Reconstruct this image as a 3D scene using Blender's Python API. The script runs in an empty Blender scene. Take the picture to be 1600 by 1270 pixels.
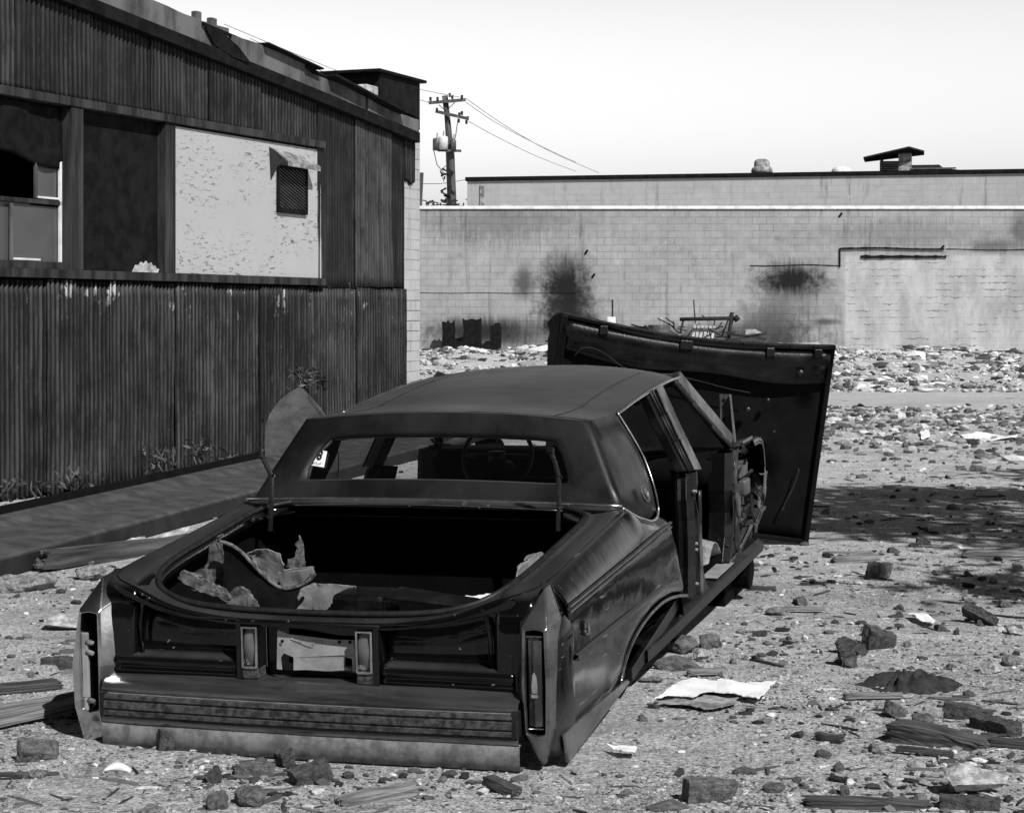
import bpy, bmesh, math, random
from mathutils import Vector, Matrix, noise
random.seed(7)
S = bpy.context.scene
COL = S.collection
# ------------------------------------------------------------------ camera
F, CY, H = 3017.0, 488.0, 1.645          # focal length in photo pixels, horizon row, eye height
cd = bpy.data.cameras.new('camera'); cam = bpy.data.objects.new('camera', cd); COL.objects.link(cam)
cd.sensor_width = 36; cd.lens = F/1600*36; cd.shift_y = -(635-CY)/1600
cd.clip_start = .1; cd.clip_end = 2000
cam.location = (0, 0, H); cam.rotation_euler = (math.pi/2, 0, 0); S.camera = cam
# ------------------------------------------------------------------ sky, sun, exposure
SUN = Vector((.53, -.85, 1.0)).normalized()
el = math.asin(SUN.z); az = math.atan2(SUN.x, SUN.y)
w = bpy.data.worlds.new('World'); S.world = w; w.use_nodes = True
nt = w.node_tree; nt.nodes.clear()
sky = nt.nodes.new('ShaderNodeTexSky'); sky.sky_type = 'NISHITA'; sky.sun_disc = False
sky.sun_elevation = el; sky.sun_rotation = az; sky.dust_density = 3.0; sky.air_density = 1.0
sp = nt.nodes.new('ShaderNodeSeparateColor'); bg = nt.nodes.new('ShaderNodeBackground'); wo = nt.nodes.new('ShaderNodeOutputWorld')
# blue-sensitive black-and-white film: the sky's blue channel as grey, whitened by haze low over the horizon
tc = nt.nodes.new('ShaderNodeTexCoord'); sx = nt.nodes.new('ShaderNodeSeparateXYZ'); mr = nt.nodes.new('ShaderNodeMapRange'); mu = nt.nodes.new('ShaderNodeMath'); mu.operation = 'MULTIPLY'
mr.interpolation_type = 'SMOOTHSTEP'
for i_, v_ in enumerate((.02, .40, 3.0, .14)): mr.inputs[i_+1].default_value = v_
nt.links.new(tc.outputs['Generated'], sx.inputs[0]); nt.links.new(sx.outputs[2], mr.inputs[0])
nt.links.new(sky.outputs[0], sp.inputs[0]); nt.links.new(sp.outputs[2], mu.inputs[0]); nt.links.new(mr.outputs[0], mu.inputs[1])
nt.links.new(mu.outputs[0], bg.inputs[0]); nt.links.new(bg.outputs[0], wo.inputs[0])
bg.inputs[1].default_value = .09
sl = bpy.data.lights.new('sun', 'SUN'); sun = bpy.data.objects.new('sun', sl); COL.objects.link(sun)
sl.energy = 5.0; sl.angle = math.radians(.5); sl.color = (1, 1, 1)
sun.rotation_euler = SUN.to_track_quat('Z', 'Y').to_euler()
S.view_settings.view_transform = 'Standard'; S.view_settings.look = 'None'
S.view_settings.exposure = 0; S.view_settings.gamma = 1
S.render.engine = 'CYCLES'; S.cycles.max_bounces = 6; S.cycles.transparent_max_bounces = 8

# ------------------------------------------------------------------ materials (all neutral: the photograph is black and white)
class NG:
    def __init__(s, name):
        s.m = bpy.data.materials.new(name); s.m.use_nodes = True; s.t = s.m.node_tree; s.t.nodes.clear()
        s.out = s.n('ShaderNodeOutputMaterial'); s.bs = s.n('ShaderNodeBsdfPrincipled'); s.l(s.bs.outputs[0], s.out.inputs[0])
        s.co = s.n('ShaderNodeTexCoord').outputs['Object']
    def n(s, k, **kw):
        x = s.t.nodes.new(k)
        for a, b in kw.items(): setattr(x, a, b)
        return x
    def l(s, a, b): s.t.links.new(a, b)
    def put(s, i, v):
        if isinstance(v, (int, float)):
            try: i.default_value = v
            except Exception: i.default_value = (v, v, v) if len(i.default_value) == 3 else (v, v, v, 1)
        elif isinstance(v, tuple): i.default_value = v
        else: s.l(v, i)
    def ma(s, op, a, b=0, c=None, clamp=False):
        x = s.n('ShaderNodeMath', operation=op, use_clamp=clamp); s.put(x.inputs[0], a); s.put(x.inputs[1], b)
        if c is not None: s.put(x.inputs[2], c)
        return x.outputs[0]
    def mix(s, f, a, b):       # scalar mix
        x = s.n('ShaderNodeMix'); s.put(x.inputs[0], f); s.put(x.inputs[2], a); s.put(x.inputs[3], b); return x.outputs[0]
    def noise(s, sc, det=6, rough=.6, vec=None, dist=0):
        x = s.n('ShaderNodeTexNoise'); s.l(vec or s.co, x.inputs['Vector']); x.inputs['Scale'].default_value = sc
        x.inputs['Detail'].default_value = det; x.inputs['Roughness'].default_value = rough; x.inputs['Distortion'].default_value = dist
        return x.outputs[0]
    def vor(s, sc, vec=None, out='Distance', feat='F1'):
        x = s.n('ShaderNodeTexVoronoi', feature=feat); s.l(vec or s.co, x.inputs['Vector']); x.inputs['Scale'].default_value = sc
        return x.outputs[out]
    def scale(s, v, vec=None):
        x = s.n('ShaderNodeMapping'); x.inputs['Scale'].default_value = v; s.l(vec or s.co, x.inputs[0]); return x.outputs[0]
    def rng(s, v, a, b, c=0, d=1):
        x = s.n('ShaderNodeMapRange'); s.put(x.inputs[0], v)
        for i, k in enumerate((a, b, c, d)): x.inputs[i+1].default_value = k
        x.interpolation_type = 'SMOOTHSTEP'; return x.outputs[0]
    def sep(s, vec=None):
        x = s.n('ShaderNodeSeparateXYZ'); s.l(vec or s.co, x.inputs[0]); return x.outputs
    def comb(s, a, b, c=0):
        x = s.n('ShaderNodeCombineXYZ'); s.put(x.inputs[0], a); s.put(x.inputs[1], b); s.put(x.inputs[2], c); return x.outputs[0]
    def bump(s, h, st=.5, d=.01):
        x = s.n('ShaderNodeBump'); x.inputs['Strength'].default_value = st; x.inputs['Distance'].default_value = d
        s.l(h, x.inputs['Height']); s.l(x.outputs[0], s.bs.inputs['Normal'])
    def fin(s, base, rough=.7, metal=0, coat=0, spec=.5):
        s.put(s.bs.inputs['Base Color'], base)
        s.put(s.bs.inputs['Roughness'], rough); s.put(s.bs.inputs['Metallic'], metal)
        s.bs.inputs['Coat Weight'].default_value = coat; s.bs.inputs['Coat Roughness'].default_value = .06
        s.bs.inputs['Specular IOR Level'].default_value = spec if metal == 0 else .5
        return s.m

def weathered(name, a, b, sc=6, rough=.75, metal=0, coat=0, bump=.3, bd=.01, stretch=(1, 1, 1), contrast=(.35, .65), spec=.4, fine=60):
    g = NG(name); v = g.scale(stretch)
    n1 = g.noise(sc, 8, .65, v); n2 = g.noise(fine, 3, .6, v)
    f = g.ma('ADD', g.rng(n1, *contrast), g.ma('MULTIPLY', g.ma('SUBTRACT', n2, .5), .6), clamp=True)
    if bump: g.bump(g.ma('ADD', n1, g.ma('MULTIPLY', n2, .3)), bump, bd)
    return g.fin(g.mix(f, a, b), rough, metal, coat, spec)

M = {}
def paint():
    g = NG('black_car_paint')
    n = g.noise(2.2, 6, .6, g.scale((1, .35, 1.4))); n2 = g.noise(160, 2, .5); x, y, z = g.sep()
    dust = g.ma('MULTIPLY', g.rng(n, .45, .75), .16)
    low = g.ma('MULTIPLY', g.rng(z, .30, .02), g.rng(n, .3, .6))
    d = g.ma('ADD', g.ma('MULTIPLY', dust, .5), g.ma('MULTIPLY', low, .55), clamp=True)
    d = g.ma('MULTIPLY', d, g.rng(n2, .2, .75, .5, 1.15))
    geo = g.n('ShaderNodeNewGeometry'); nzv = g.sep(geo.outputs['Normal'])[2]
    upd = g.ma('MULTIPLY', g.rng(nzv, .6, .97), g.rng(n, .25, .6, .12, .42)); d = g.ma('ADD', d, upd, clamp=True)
    sc1 = g.rng(g.noise(34, 3, .5, g.scale((1, .12, 1.6))), .70, .735); sc2 = g.rng(g.noise(60, 2, .5, g.scale((.3, 1, .25))), .74, .765)
    base = g.mix(d, .0025, .08); base = g.mix(g.ma('MULTIPLY', g.ma('ADD', sc1, sc2, clamp=True), .8), base, .16)
    r = g.mix(g.ma('MULTIPLY', d, 2.0, clamp=True), .10, .5)
    g.bump(g.ma('ADD', g.noise(3.2, 3, .5), g.ma('MULTIPLY', g.noise(9, 3, .5), .25)), .16, .03)
    return g.fin(base, r, 0, 0, .42)
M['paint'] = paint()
def vinyl():
    g = NG('vinyl_roof_cloth')
    n = g.noise(3, 7, .62); n2 = g.noise(220, 2, .5); s = g.vor(9)
    f = g.ma('ADD', g.rng(n, .35, .7), g.ma('MULTIPLY', g.ma('SUBTRACT', n2, .5), .7), clamp=True)
    spots = g.ma('MULTIPLY', g.rng(s, .09, .03), g.rng(g.noise(2.5, 2), .55, .62))
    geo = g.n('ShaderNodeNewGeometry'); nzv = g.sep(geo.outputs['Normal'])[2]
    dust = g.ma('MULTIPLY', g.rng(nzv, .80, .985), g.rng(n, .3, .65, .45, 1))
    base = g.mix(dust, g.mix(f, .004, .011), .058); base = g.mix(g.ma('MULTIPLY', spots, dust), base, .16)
    g.bump(n2, .25, .002)
    return g.fin(base, g.mix(f, .36, .55), 0, 0, .32)
M['vinyl'] = vinyl()
M['chrome'] = weathered('tarnished_chrome', .62, .34, 7, .22, 1, bump=.12, bd=.01)
M['dullchrome'] = weathered('dull_pitted_chrome', .24, .07, 7, .2, .85, bump=.25, bd=.012, stretch=(.22, 1.2, 2.2), contrast=(.38, .72), fine=150)
M['trim'] = weathered('bright_trim', .75, .5, 12, .25, 1, bump=.05)
M['dirtychrome'] = weathered('dirty_bumper_metal', .21, .09, 16, .6, .1, bump=.4, bd=.006, fine=140)
M['rubber'] = weathered('black_rubber', .004, .014, 20, .55, bump=.3, bd=.003)
M['strip'] = weathered('bumper_rubber_strip', .012, .075, 40, .6, bump=.4, bd=.003, fine=180)
M['dark'] = weathered('dark_inner_metal', .0008, .003, 6, .95, spec=.12, bump=.3)
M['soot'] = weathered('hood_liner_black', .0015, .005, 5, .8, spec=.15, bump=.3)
M['innerpaint'] = weathered('black_inner_paint', .002, .022, 5, .35, coat=0, bump=.4, bd=.012, contrast=(.45, .8))
M['metal'] = weathered('bare_grey_metal', .14, .07, 8, .45, .3, bump=.3)
M['pillar'] = weathered('scraped_pillar_metal', .02, .16, 6, .4, .3, bump=.6, stretch=(1, 1, .4), contrast=(.4, .62))
M['plate'] = weathered('plate_bracket_zinc', .34, .22, 9, .55, .15, bump=.25)
M['carpet'] = weathered('torn_fibre_board', .035, .17, 30, .95, bump=.8, bd=.006, fine=260)
M['board'] = weathered('pale_board', .26, .16, 6, .9, bump=.2)
M['paper'] = weathered('white_paper', .85, .68, 6, .9, bump=.2)
M['cloth'] = weathered('black_cloth', .010, .035, 20, .9, bump=.6, bd=.006)
M['oldwood'] = weathered('old_dark_wood', .004, .045, 7, .9, bump=.8, bd=.006, stretch=(1, 1, .08))
M['timber'] = weathered('grey_splintered_wood', .09, .30, 3.5, .9, bump=.8, bd=.006, stretch=(.25, 1, 1), fine=16)
M['timberdark'] = weathered('charred_wood', .02, .10, 3.5, .9, bump=.8, bd=.006, stretch=(.25, 1, 1), fine=16)
M['fascia'] = weathered('weathered_fascia', .04, .14, 3.5, .85, bump=.5, bd=.01, stretch=(1, 1, .35))
M['black'] = weathered('tar_black', .003, .011, 6, .9, spec=.15, bump=.4)
M['steel'] = weathered('rusty_steel', .035, .085, 5, .85, bump=.5, bd=.010, fine=60, contrast=(.3, .75), spec=.2)
M['steeldark'] = weathered('rusty_steel_dark', .006, .018, 5, .8, bump=.3)
M['tyre'] = M['rubber']
M['white'] = weathered('white_enamel', .8, .55, 4, .7, bump=.1)
M['brickd'] = weathered('dark_brick', .035, .13, 6, .93, bump=1, bd=.03, fine=30, contrast=(.3, .7))
M['brickm'] = weathered('mid_brick', .07, .22, 6, .93, bump=1, bd=.03, fine=30, contrast=(.3, .7))
M['stone'] = weathered('pale_stone', .66, .26, 6, .93, bump=1, bd=.03, fine=26)
M['stoneg'] = weathered('grey_stone', .38, .12, 6, .93, bump=1, bd=.03, fine=26)
M['leaf'] = weathered('leaf', .02, .08, 15, .6, bump=0)
M['bark'] = weathered('bark', .05, .12, 12, .95, bump=.8)
M['polewood'] = weathered('pole_wood', .045, .11, 1.2, .9, bump=.5, stretch=(6, 6, .4))
M['insul'] = weathered('grey_insulator', .25, .35, 5, .5, bump=0)

def corrugated_mat(name, a, b, hi, gd=.38, gu=1.25):
    g = NG(name); v = g.scale((1, 1, .16)); v2 = g.scale((2.2, 1, .10))
    n = g.noise(2.2, 8, .65); n2 = g.noise(7, 6, .7, v2); n3 = g.noise(26, 4, .7, v)
    oi = g.n('ShaderNodeObjectInfo').outputs['Random']; n = g.ma('ADD', n, g.ma('MULTIPLY', g.ma('SUBTRACT', oi, .5), .10)); sz_ = g.sep()[2]
    f = g.ma('MULTIPLY', g.ma('ADD', g.rng(n, .36, .64), g.rng(n2, .38, .62)), .5)
    base = g.mix(f, a, b); base = g.ma('MULTIPLY', base, g.mix(oi, .72, 1.25))
    patch = g.rng(g.noise(9, 6, .7, g.scale((1, 1, .45))), .56, .62); base = g.mix(g.ma('MULTIPLY', patch, .45), base, g.mix(oi, b*1.3, a))
    topz = g.ma('MULTIPLY', g.rng(sz_, 1.45, 1.9), g.rng(sz_, 2.05, 2.0)); base = g.mix(g.ma('MULTIPLY', topz, g.rng(g.noise(6, 6, .75, g.scale((1, 1, .5))), .60, .64)), base, .34)
    ps = g.ma('MULTIPLY', g.rng(n3, .68, .76), g.rng(n, .50, .62))      # pale peeled streaks
    base = g.mix(ps, base, hi)
    rs = g.rng(g.noise(5, 7, .75, g.scale((1.2, 1, .5))), .54, .62)      # dark scabs of rust
    base = g.mix(g.ma('MULTIPLY', rs, .5), base, a*.5)
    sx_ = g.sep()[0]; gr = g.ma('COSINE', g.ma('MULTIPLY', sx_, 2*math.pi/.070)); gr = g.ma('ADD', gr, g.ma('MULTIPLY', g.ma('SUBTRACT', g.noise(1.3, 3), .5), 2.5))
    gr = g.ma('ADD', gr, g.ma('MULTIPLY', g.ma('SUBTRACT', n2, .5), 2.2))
    base = g.ma('MULTIPLY', base, g.rng(gr, .9, -.5, gu, gd))                    # darker in the valleys than on the ridges
    g.bump(g.ma('ADD', n3, n2), .35, .008)
    return g.fin(base, .6, 0, 0, .22)
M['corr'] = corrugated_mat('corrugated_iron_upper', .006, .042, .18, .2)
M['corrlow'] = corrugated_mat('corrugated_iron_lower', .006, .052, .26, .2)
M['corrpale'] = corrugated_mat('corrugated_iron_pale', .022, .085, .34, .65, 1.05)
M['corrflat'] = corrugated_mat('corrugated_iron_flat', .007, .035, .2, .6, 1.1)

def plywood():
    g = NG('painted_plywood')
    n = g.noise(1.6, 6, .6)
    cr = g.noise(9, 7, .75, g.scale((1, 1, 3.6)), .6); area = g.noise(1.7, 3, .5)
    c = g.ma('MULTIPLY', g.rng(cr, .56, .61), g.rng(area, .38, .55))
    fine = g.noise(45, 4, .7, g.scale((1, 1, 5)))
    base = g.mix(c, g.mix(n, .37, .47), .08); base = g.mix(g.ma('MULTIPLY', g.rng(fine, .6, .78), .45), base, .3)
    g.bump(cr, .2, .005)
    return g.fin(base, .85)
M['plywood'] = plywood()

def block_mat(name, bw_, bh, a, b, mort, stains=(), infill=None, dark_mortar=.6, ms=.006, patchy=.5, xoff=0, light_joints=0):
    g = NG(name); x, y, z = g.sep()
    wob = g.ma('MULTIPLY', g.ma('SUBTRACT', g.noise(1.2, 3), .5), .02)
    vec = g.comb(g.ma('ADD', x, xoff), g.ma('ADD', z, wob))
    br = g.n('ShaderNodeTexBrick'); g.l(vec, br.inputs['Vector'])
    br.inputs['Color1'].default_value = (0, 0, 0, 1); br.inputs['Color2'].default_value = (1, 1, 1, 1)
    br.inputs['Scale'].default_value = 1; br.inputs['Brick Width'].default_value = bw_; br.inputs['Row Height'].default_value = bh
    br.inputs['Mortar Size'].default_value = ms; br.inputs['Mortar Smooth'].default_value = .3; br.inputs['Bias'].default_value = 0
    tone = g.n('ShaderNodeRGBToBW'); g.l(br.outputs['Color'], tone.inputs[0]); tone = tone.outputs[0]
    big = g.noise(.35, 6, .6); mid = g.noise(3, 7, .68); streak = g.noise(2.6, 6, .7, g.scale((1.6, 1, .16)))
    f = g.ma('MULTIPLY', g.ma('ADD', g.ma('ADD', g.rng(big, .3, .7), g.rng(mid, .3, .7)), g.ma('MULTIPLY', tone, patchy)), .42, clamp=True)
    base = g.mix(f, a, b)
    vis = g.rng(g.noise(.8, 4, .6), .40, .62)
    mo = g.ma('MULTIPLY', br.outputs['Fac'], g.mix(vis, dark_mortar*.25, dark_mortar))
    base = g.mix(mo, base, mort)
    base = g.mix(g.ma('MULTIPLY', g.rng(streak, .52, .70), g.mix(g.rng(big, .38, .58), .15, .75)), base, a*.42); base = g.mix(g.ma('MULTIPLY', g.rng(g.noise(1.1, 7, .75), .56, .64), .28), base, a*.5); base = g.mix(g.ma('MULTIPLY', g.rng(g.noise(1.9, 7, .75, g.scale((1, 1, .6))), .60, .66), .3), base, b*1.5)
    if light_joints:
        base = g.mix(g.ma('MULTIPLY', g.rng(g.noise(1.1, 5, .8, g.scale((1, 1, 2.2))), .62, .68), light_joints), base, .7)
    for (cx, cz, rx, rz, st, drip) in stains:
        nx = g.ma('MULTIPLY', g.ma('SUBTRACT', g.noise(2.2, 8, .8), .5), 2.4)
        dx = g.ma('ADD', g.ma('DIVIDE', g.ma('SUBTRACT', x, cx), rx), nx)
        nz = g.ma('MULTIPLY', g.ma('SUBTRACT', g.noise(6, 4, .7, g.scale((2.0, 1, .2))), .5), drip)
        dz = g.ma('ADD', g.ma('DIVIDE', g.ma('SUBTRACT', z, cz), rz), nz)
        d = g.ma('SQRT', g.ma('ADD', g.ma('MULTIPLY', dx, dx), g.ma('MULTIPLY', dz, dz)))
        k = g.ma('MULTIPLY', g.rng(d, 1.25, .25), st)
        base = g.mix(k, base, .012)
    if infill:                                                       # (x0, x1, z0, z1): rough mortar of a closed-up opening
        x0, x1, z0, z1 = infill
        inside = g.ma('MULTIPLY', g.ma('MULTIPLY', g.rng(x, x0, x0+.15), g.rng(x, x1+.2, x1)), g.rng(z, z1+.1, z1))
        rows = g.ma('ABSOLUTE', g.ma('SUBTRACT', g.ma('FRACT', g.ma('ADD', g.ma('DIVIDE', z, .2), g.ma('MULTIPLY', g.ma('SUBTRACT', g.noise(4, 6, .75), .5), 1.5))), .5))
        ln = g.ma('MULTIPLY', g.rng(rows, .12, .02), g.rng(g.noise(1.0, 7, .8), .46, .60))
        base = g.mix(g.ma('MULTIPLY', inside, .75), base, g.mix(g.rng(g.noise(1.3, 8, .72, g.scale((1.3, 1, .55))), .3, .7), .30, .54))
        base = g.mix(g.ma('MULTIPLY', ln, g.ma('MULTIPLY', inside, .75)), base, .04)
    g.bump(g.ma('SUBTRACT', g.ma('MULTIPLY', g.noise(25, 4), .4), br.outputs['Fac']), .4, .012)
    return g.fin(base, .9, 0, 0, .2)

# ------------------------------------------------------------------ mesh helpers
def link(o, parent=None):
    COL.objects.link(o)
    if parent is not None: o.parent = parent
    return o
def tag(o, label=None, cat=None, group=None, kind=None):
    if label: o['label'] = label
    if cat: o['category'] = cat
    if group: o['group'] = group
    if kind: o['kind'] = kind
    return o
def empty(name, loc=(0, 0, 0), label=None, cat=None, group=None, rz=0):
    o = bpy.data.objects.new(name, None); o.location = loc; o.rotation_euler = (0, 0, rz); o.empty_display_size = .1
    COL.objects.link(o); return tag(o, label, cat, group)
class MB:
    def __init__(s): s.v = []; s.f = []
    def add(s, vs, fs):
        k = len(s.v); s.v += [tuple(v) for v in vs]; s.f += [tuple(i+k for i in f) for f in fs]; return s
    def box(s, a, b):
        (x0, y0, z0), (x1, y1, z1) = a, b
        vs = [(x0, y0, z0), (x1, y0, z0), (x1, y1, z0), (x0, y1, z0), (x0, y0, z1), (x1, y0, z1), (x1, y1, z1), (x0, y1, z1)]
        return s.add(vs, [(0, 3, 2, 1), (4, 5, 6, 7), (0, 1, 5, 4), (1, 2, 6, 5), (2, 3, 7, 6), (3, 0, 4, 7)])
    def bar(s, p, q, wx, wy, up=(0, 0, 1)):
        p, q = Vector(p), Vector(q); d = (q-p).normalized(); u = Vector(up); r = d.cross(u)
        if r.length < .01: r = d.cross(Vector((1, 0, 0)))
        r.normalize(); u = r.cross(d)
        vs = [c+r*a*wx/2+u*b*wy/2 for c in (p, q) for a, b in ((-1, -1), (1, -1), (1, 1), (-1, 1))]
        return s.add(vs, [(3, 2, 1, 0), (4, 5, 6, 7), (0, 1, 5, 4), (1, 2, 6, 5), (2, 3, 7, 6), (3, 0, 4, 7)])
    def tube(s, pts, r, n=8, cap=True):
        pts = [Vector(p) for p in pts]; rs = r if isinstance(r, (list, tuple)) else [r]*len(pts); vs = []; fs = []
        for i, p in enumerate(pts):
            d = (pts[min(i+1, len(pts)-1)]-pts[max(i-1, 0)]).normalized()
            a = d.cross(Vector((0, 0, 1)))
            if a.length < .05: a = d.cross(Vector((0, 1, 0)))
            a.normalize(); b = d.cross(a)
            for k in range(n):
                t = 2*math.pi*k/n; vs.append(p+a*math.cos(t)*rs[i]+b*math.sin(t)*rs[i])
        for i in range(len(pts)-1):
            for k in range(n): fs.append((i*n+k, i*n+(k+1) % n, (i+1)*n+(k+1) % n, (i+1)*n+k))
        if cap: fs += [tuple(range(n))[::-1], tuple(range((len(pts)-1)*n, len(pts)*n))]
        return s.add(vs, fs)
    def grid(s, rows, close=False):
        m = len(rows[0]); vs = [p for r in rows for p in r]; fs = []
        for i in range(len(rows)-1):
            for k in range(m if close else m-1): fs.append((i*m+k, i*m+(k+1) % m, (i+1)*m+(k+1) % m, (i+1)*m+k))
        return s.add(vs, fs)
    def lathe(s, c, prof, n=20):
        rows = [[(c[0]+r*math.cos(2*math.pi*k/n), c[1]+r*math.sin(2*math.pi*k/n), c[2]+z) for k in range(n)] for r, z in prof]
        s.grid(rows, True); return s
    def slab(s, pts, t):            # polygon in 3D, thickened by vector t
        n = len(pts); t = Vector(t); P = [Vector(p) for p in pts]
        return s.add(P+[p+t for p in P], [tuple(range(n)), tuple(range(2*n-1, n-1, -1))]+[((k+1) % n, k, k+n, (k+1) % n+n) for k in range(n)])
    def obj(s, name, m, parent=None, smooth=False, bevel=0, seg=2, solid=0, sub=0, weld=True, ang=35, soff=-1):
        me = bpy.data.meshes.new(name); me.from_pydata(s.v, [], s.f)
        bm = bmesh.new(); bm.from_mesh(me)
        if weld: bmesh.ops.remove_doubles(bm, verts=bm.verts, dist=1e-4)
        bmesh.ops.recalc_face_normals(bm, faces=bm.faces); bm.to_mesh(me); bm.free()
        me.materials.append(M[m] if isinstance(m, str) else m)
        o = bpy.data.objects.new(name, me); link(o, parent)
        if smooth: me.polygons.foreach_set('use_smooth', [True]*len(me.polygons))
        if sub: x = o.modifiers.new('sub', 'SUBSURF'); x.levels = x.render_levels = sub
        if solid: x = o.modifiers.new('solid', 'SOLIDIFY'); x.thickness = solid; x.offset = soff
        if bevel:
            x = o.modifiers.new('bevel', 'BEVEL'); x.width = bevel; x.segments = seg; x.limit_method = 'ANGLE'; x.angle_limit = math.radians(ang)
            x.harden_normals = False
        return o
def nz(x, y, z=0, s=1): return noise.noise(Vector((x*s, y*s, z*s)))
def lerp(a, b, t): return a+(b-a)*t
def curve(pts, y):               # piecewise-linear look-up
    if y <= pts[0][0]: return pts[0][1]
    for (a, p), (b, q) in zip(pts, pts[1:]):
        if y <= b: return lerp(p, q, (y-a)/(b-a))
    return pts[-1][1]
def spline(P, n=6, closed=False):    # Catmull-Rom through 3D points
    P = [Vector(p) for p in P]; out = []; L = len(P)
    for i in range(L if closed else L-1):
        g = (lambda k: P[k % L]) if closed else (lambda k: P[max(0, min(L-1, k))])
        a, b, c, d = g(i-1), g(i), g(i+1), g(i+2)
        for k in range(n):
            t = k/n; out.append(.5*((2*b)+(c-a)*t+(2*a-5*b+4*c-d)*t*t+(3*b-a-3*c+d)*t**3))
    if not closed: out.append(P[-1])
    return out
# measured points: a photo pixel read at a known real distance or on a known real plane
def at(u, v, Y): return Vector(((u-800)/F*Y, Y, H-(v-CY)/F*Y))
def gnd(u, v): return at(u, v, H*F/(v-CY))

# ------------------------------------------------------------------ ground
def gz(x, y):
    m = max(0, min(1, (y-38)/16)); m = m*m*(3-2*m)*.56
    r = max(0, 1-abs(y-27)/5)*.10
    a = .012 if y < 20 else .03
    cx = max(0, 1-max(0, abs(y-9)-4)/3)      # keep it level around the car
    return m+r*(.5+nz(x, y, 0, .5))+a*nz(x, y, 3, .8)*(1-.6*cx)+.5*a*nz(x, y, 7, 3)+(.10*nz(x, y, 5, .9)*min(1, m*4))+.004*nz(x, y, 1, 14)*(y < 20)
def ground():
    mb = MB(); ys = []; y = -60
    while y < 500:
        ys.append(y); y += 10 if y < 0 else (.5 if y < 5 else (.022*(y/7)**1.6 if y < 58 else (2 if y < 80 else 40)))
    rows = []
    for y in ys:
        ww = max(5, y*.34+1.2)
        xs = [-300, -80, -30]+[-ww+2*ww*k/150 for k in range(151)]+[30, 80, 300] if ww < 29 else [-300, -80]+[-30+60*k/152 for k in range(153)]+[80, 300]
        rows.append([(x, y, gz(x, y) if 4 < y < 60 and abs(x) < 30 else (.56 if y >= 60 else 0)) for x in xs])
    mb.grid(rows)
    g = NG('dirt_and_grit'); x, y, z = g.sep()
    big = g.noise(.5, 7, .65); mid = g.noise(3.2, 8, .7); fi = g.noise(26, 7, .8); gr = g.noise(110, 3, .7); me_ = g.noise(17, 5, .75); me2 = g.noise(13, 6, .8, g.scale((.8, 1.3, 1)))
    stre = g.noise(2.2, 7, .75, g.scale((.7, 1.6, 1)))
    f = g.ma('ADD', g.ma('MULTIPLY', g.rng(mid, .34, .66), .5), g.ma('MULTIPLY', g.rng(fi, .36, .66), .5))
    base = g.mix(f, .33, .70)
    base = g.mix(g.ma('MULTIPLY', g.rng(stre, .55, .66), .6), base, .13)
    base = g.mix(g.ma('MULTIPLY', g.rng(big, .48, .64), .35), base, .13)
    for sc_, am in ((95, .5), (45, .12)):
        vc = g.vor(sc_, out='Color'); bb = g.n('ShaderNodeRGBToBW'); g.l(vc, bb.inputs[0]); vv = bb.outputs[0]
        tone = g.ma('MULTIPLY', g.rng(vv, .15, .85, .35, 1.9), base); base = g.mix(am, base, tone)
    base = g.mix(g.ma('MULTIPLY', g.rng(gr, .56, .68), .8), base, .66)
    base = g.mix(g.ma('MULTIPLY', g.rng(me_, .60, .66), .8), base, .62); base = g.mix(g.ma('MULTIPLY', g.rng(me2, .60, .67), .8), base, .06)
    peb = g.vor(38); peb2 = g.vor(38, out='Color'); pb = g.n('ShaderNodeRGBToBW'); g.l(peb2, pb.inputs[0])
    base = g.mix(g.ma('MULTIPLY', g.rng(peb, .30, .22), g.rng(pb.outputs[0], .60, .64)), base, g.mix(g.rng(pb.outputs[0], .6, .9), .10, .62))
    dk = g.ma('MULTIPLY', g.rng(g.noise(60, 4, .8), .57, .66), .8)
    base = g.mix(dk, base, .04)
    path = g.ma('MULTIPLY', g.rng(y, 32.5, 34), g.rng(y, 41, 39)); path = g.ma('MULTIPLY', path, g.rng(g.noise(.6, 5, .6, g.scale((.3, 1.5, 1))), .35, .55))
    base = g.mix(g.ma('MULTIPLY', path, .7), base, .48)
    g.bump(g.ma('ADD', g.ma('ADD', mid, g.ma('MULTIPLY', fi, .6)), g.ma('ADD', g.ma('MULTIPLY', gr, .12), g.ma('MULTIPLY', g.rng(peb, .3, .1), .12))), 1, .05)
    m = g.fin(base, .95, 0, 0, .15)
    o = mb.obj('ground', m, smooth=True, weld=False); tag(o, kind='structure')
ground()
# ------------------------------------------------------------------ shed: wall frame (s along the wall, n out of it, z up)
WD = Vector((.3775, .926, 0)).normalized(); WN = Vector((WD.y, -WD.x, 0)); W0 = Vector((-4.43, 16.7, 0))
shed = empty('metal_shed', W0, 'dark corrugated iron shed with boarded windows and a sagging tarred roof edge', 'shed', rz=math.atan2(WD.y, WD.x))
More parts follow.
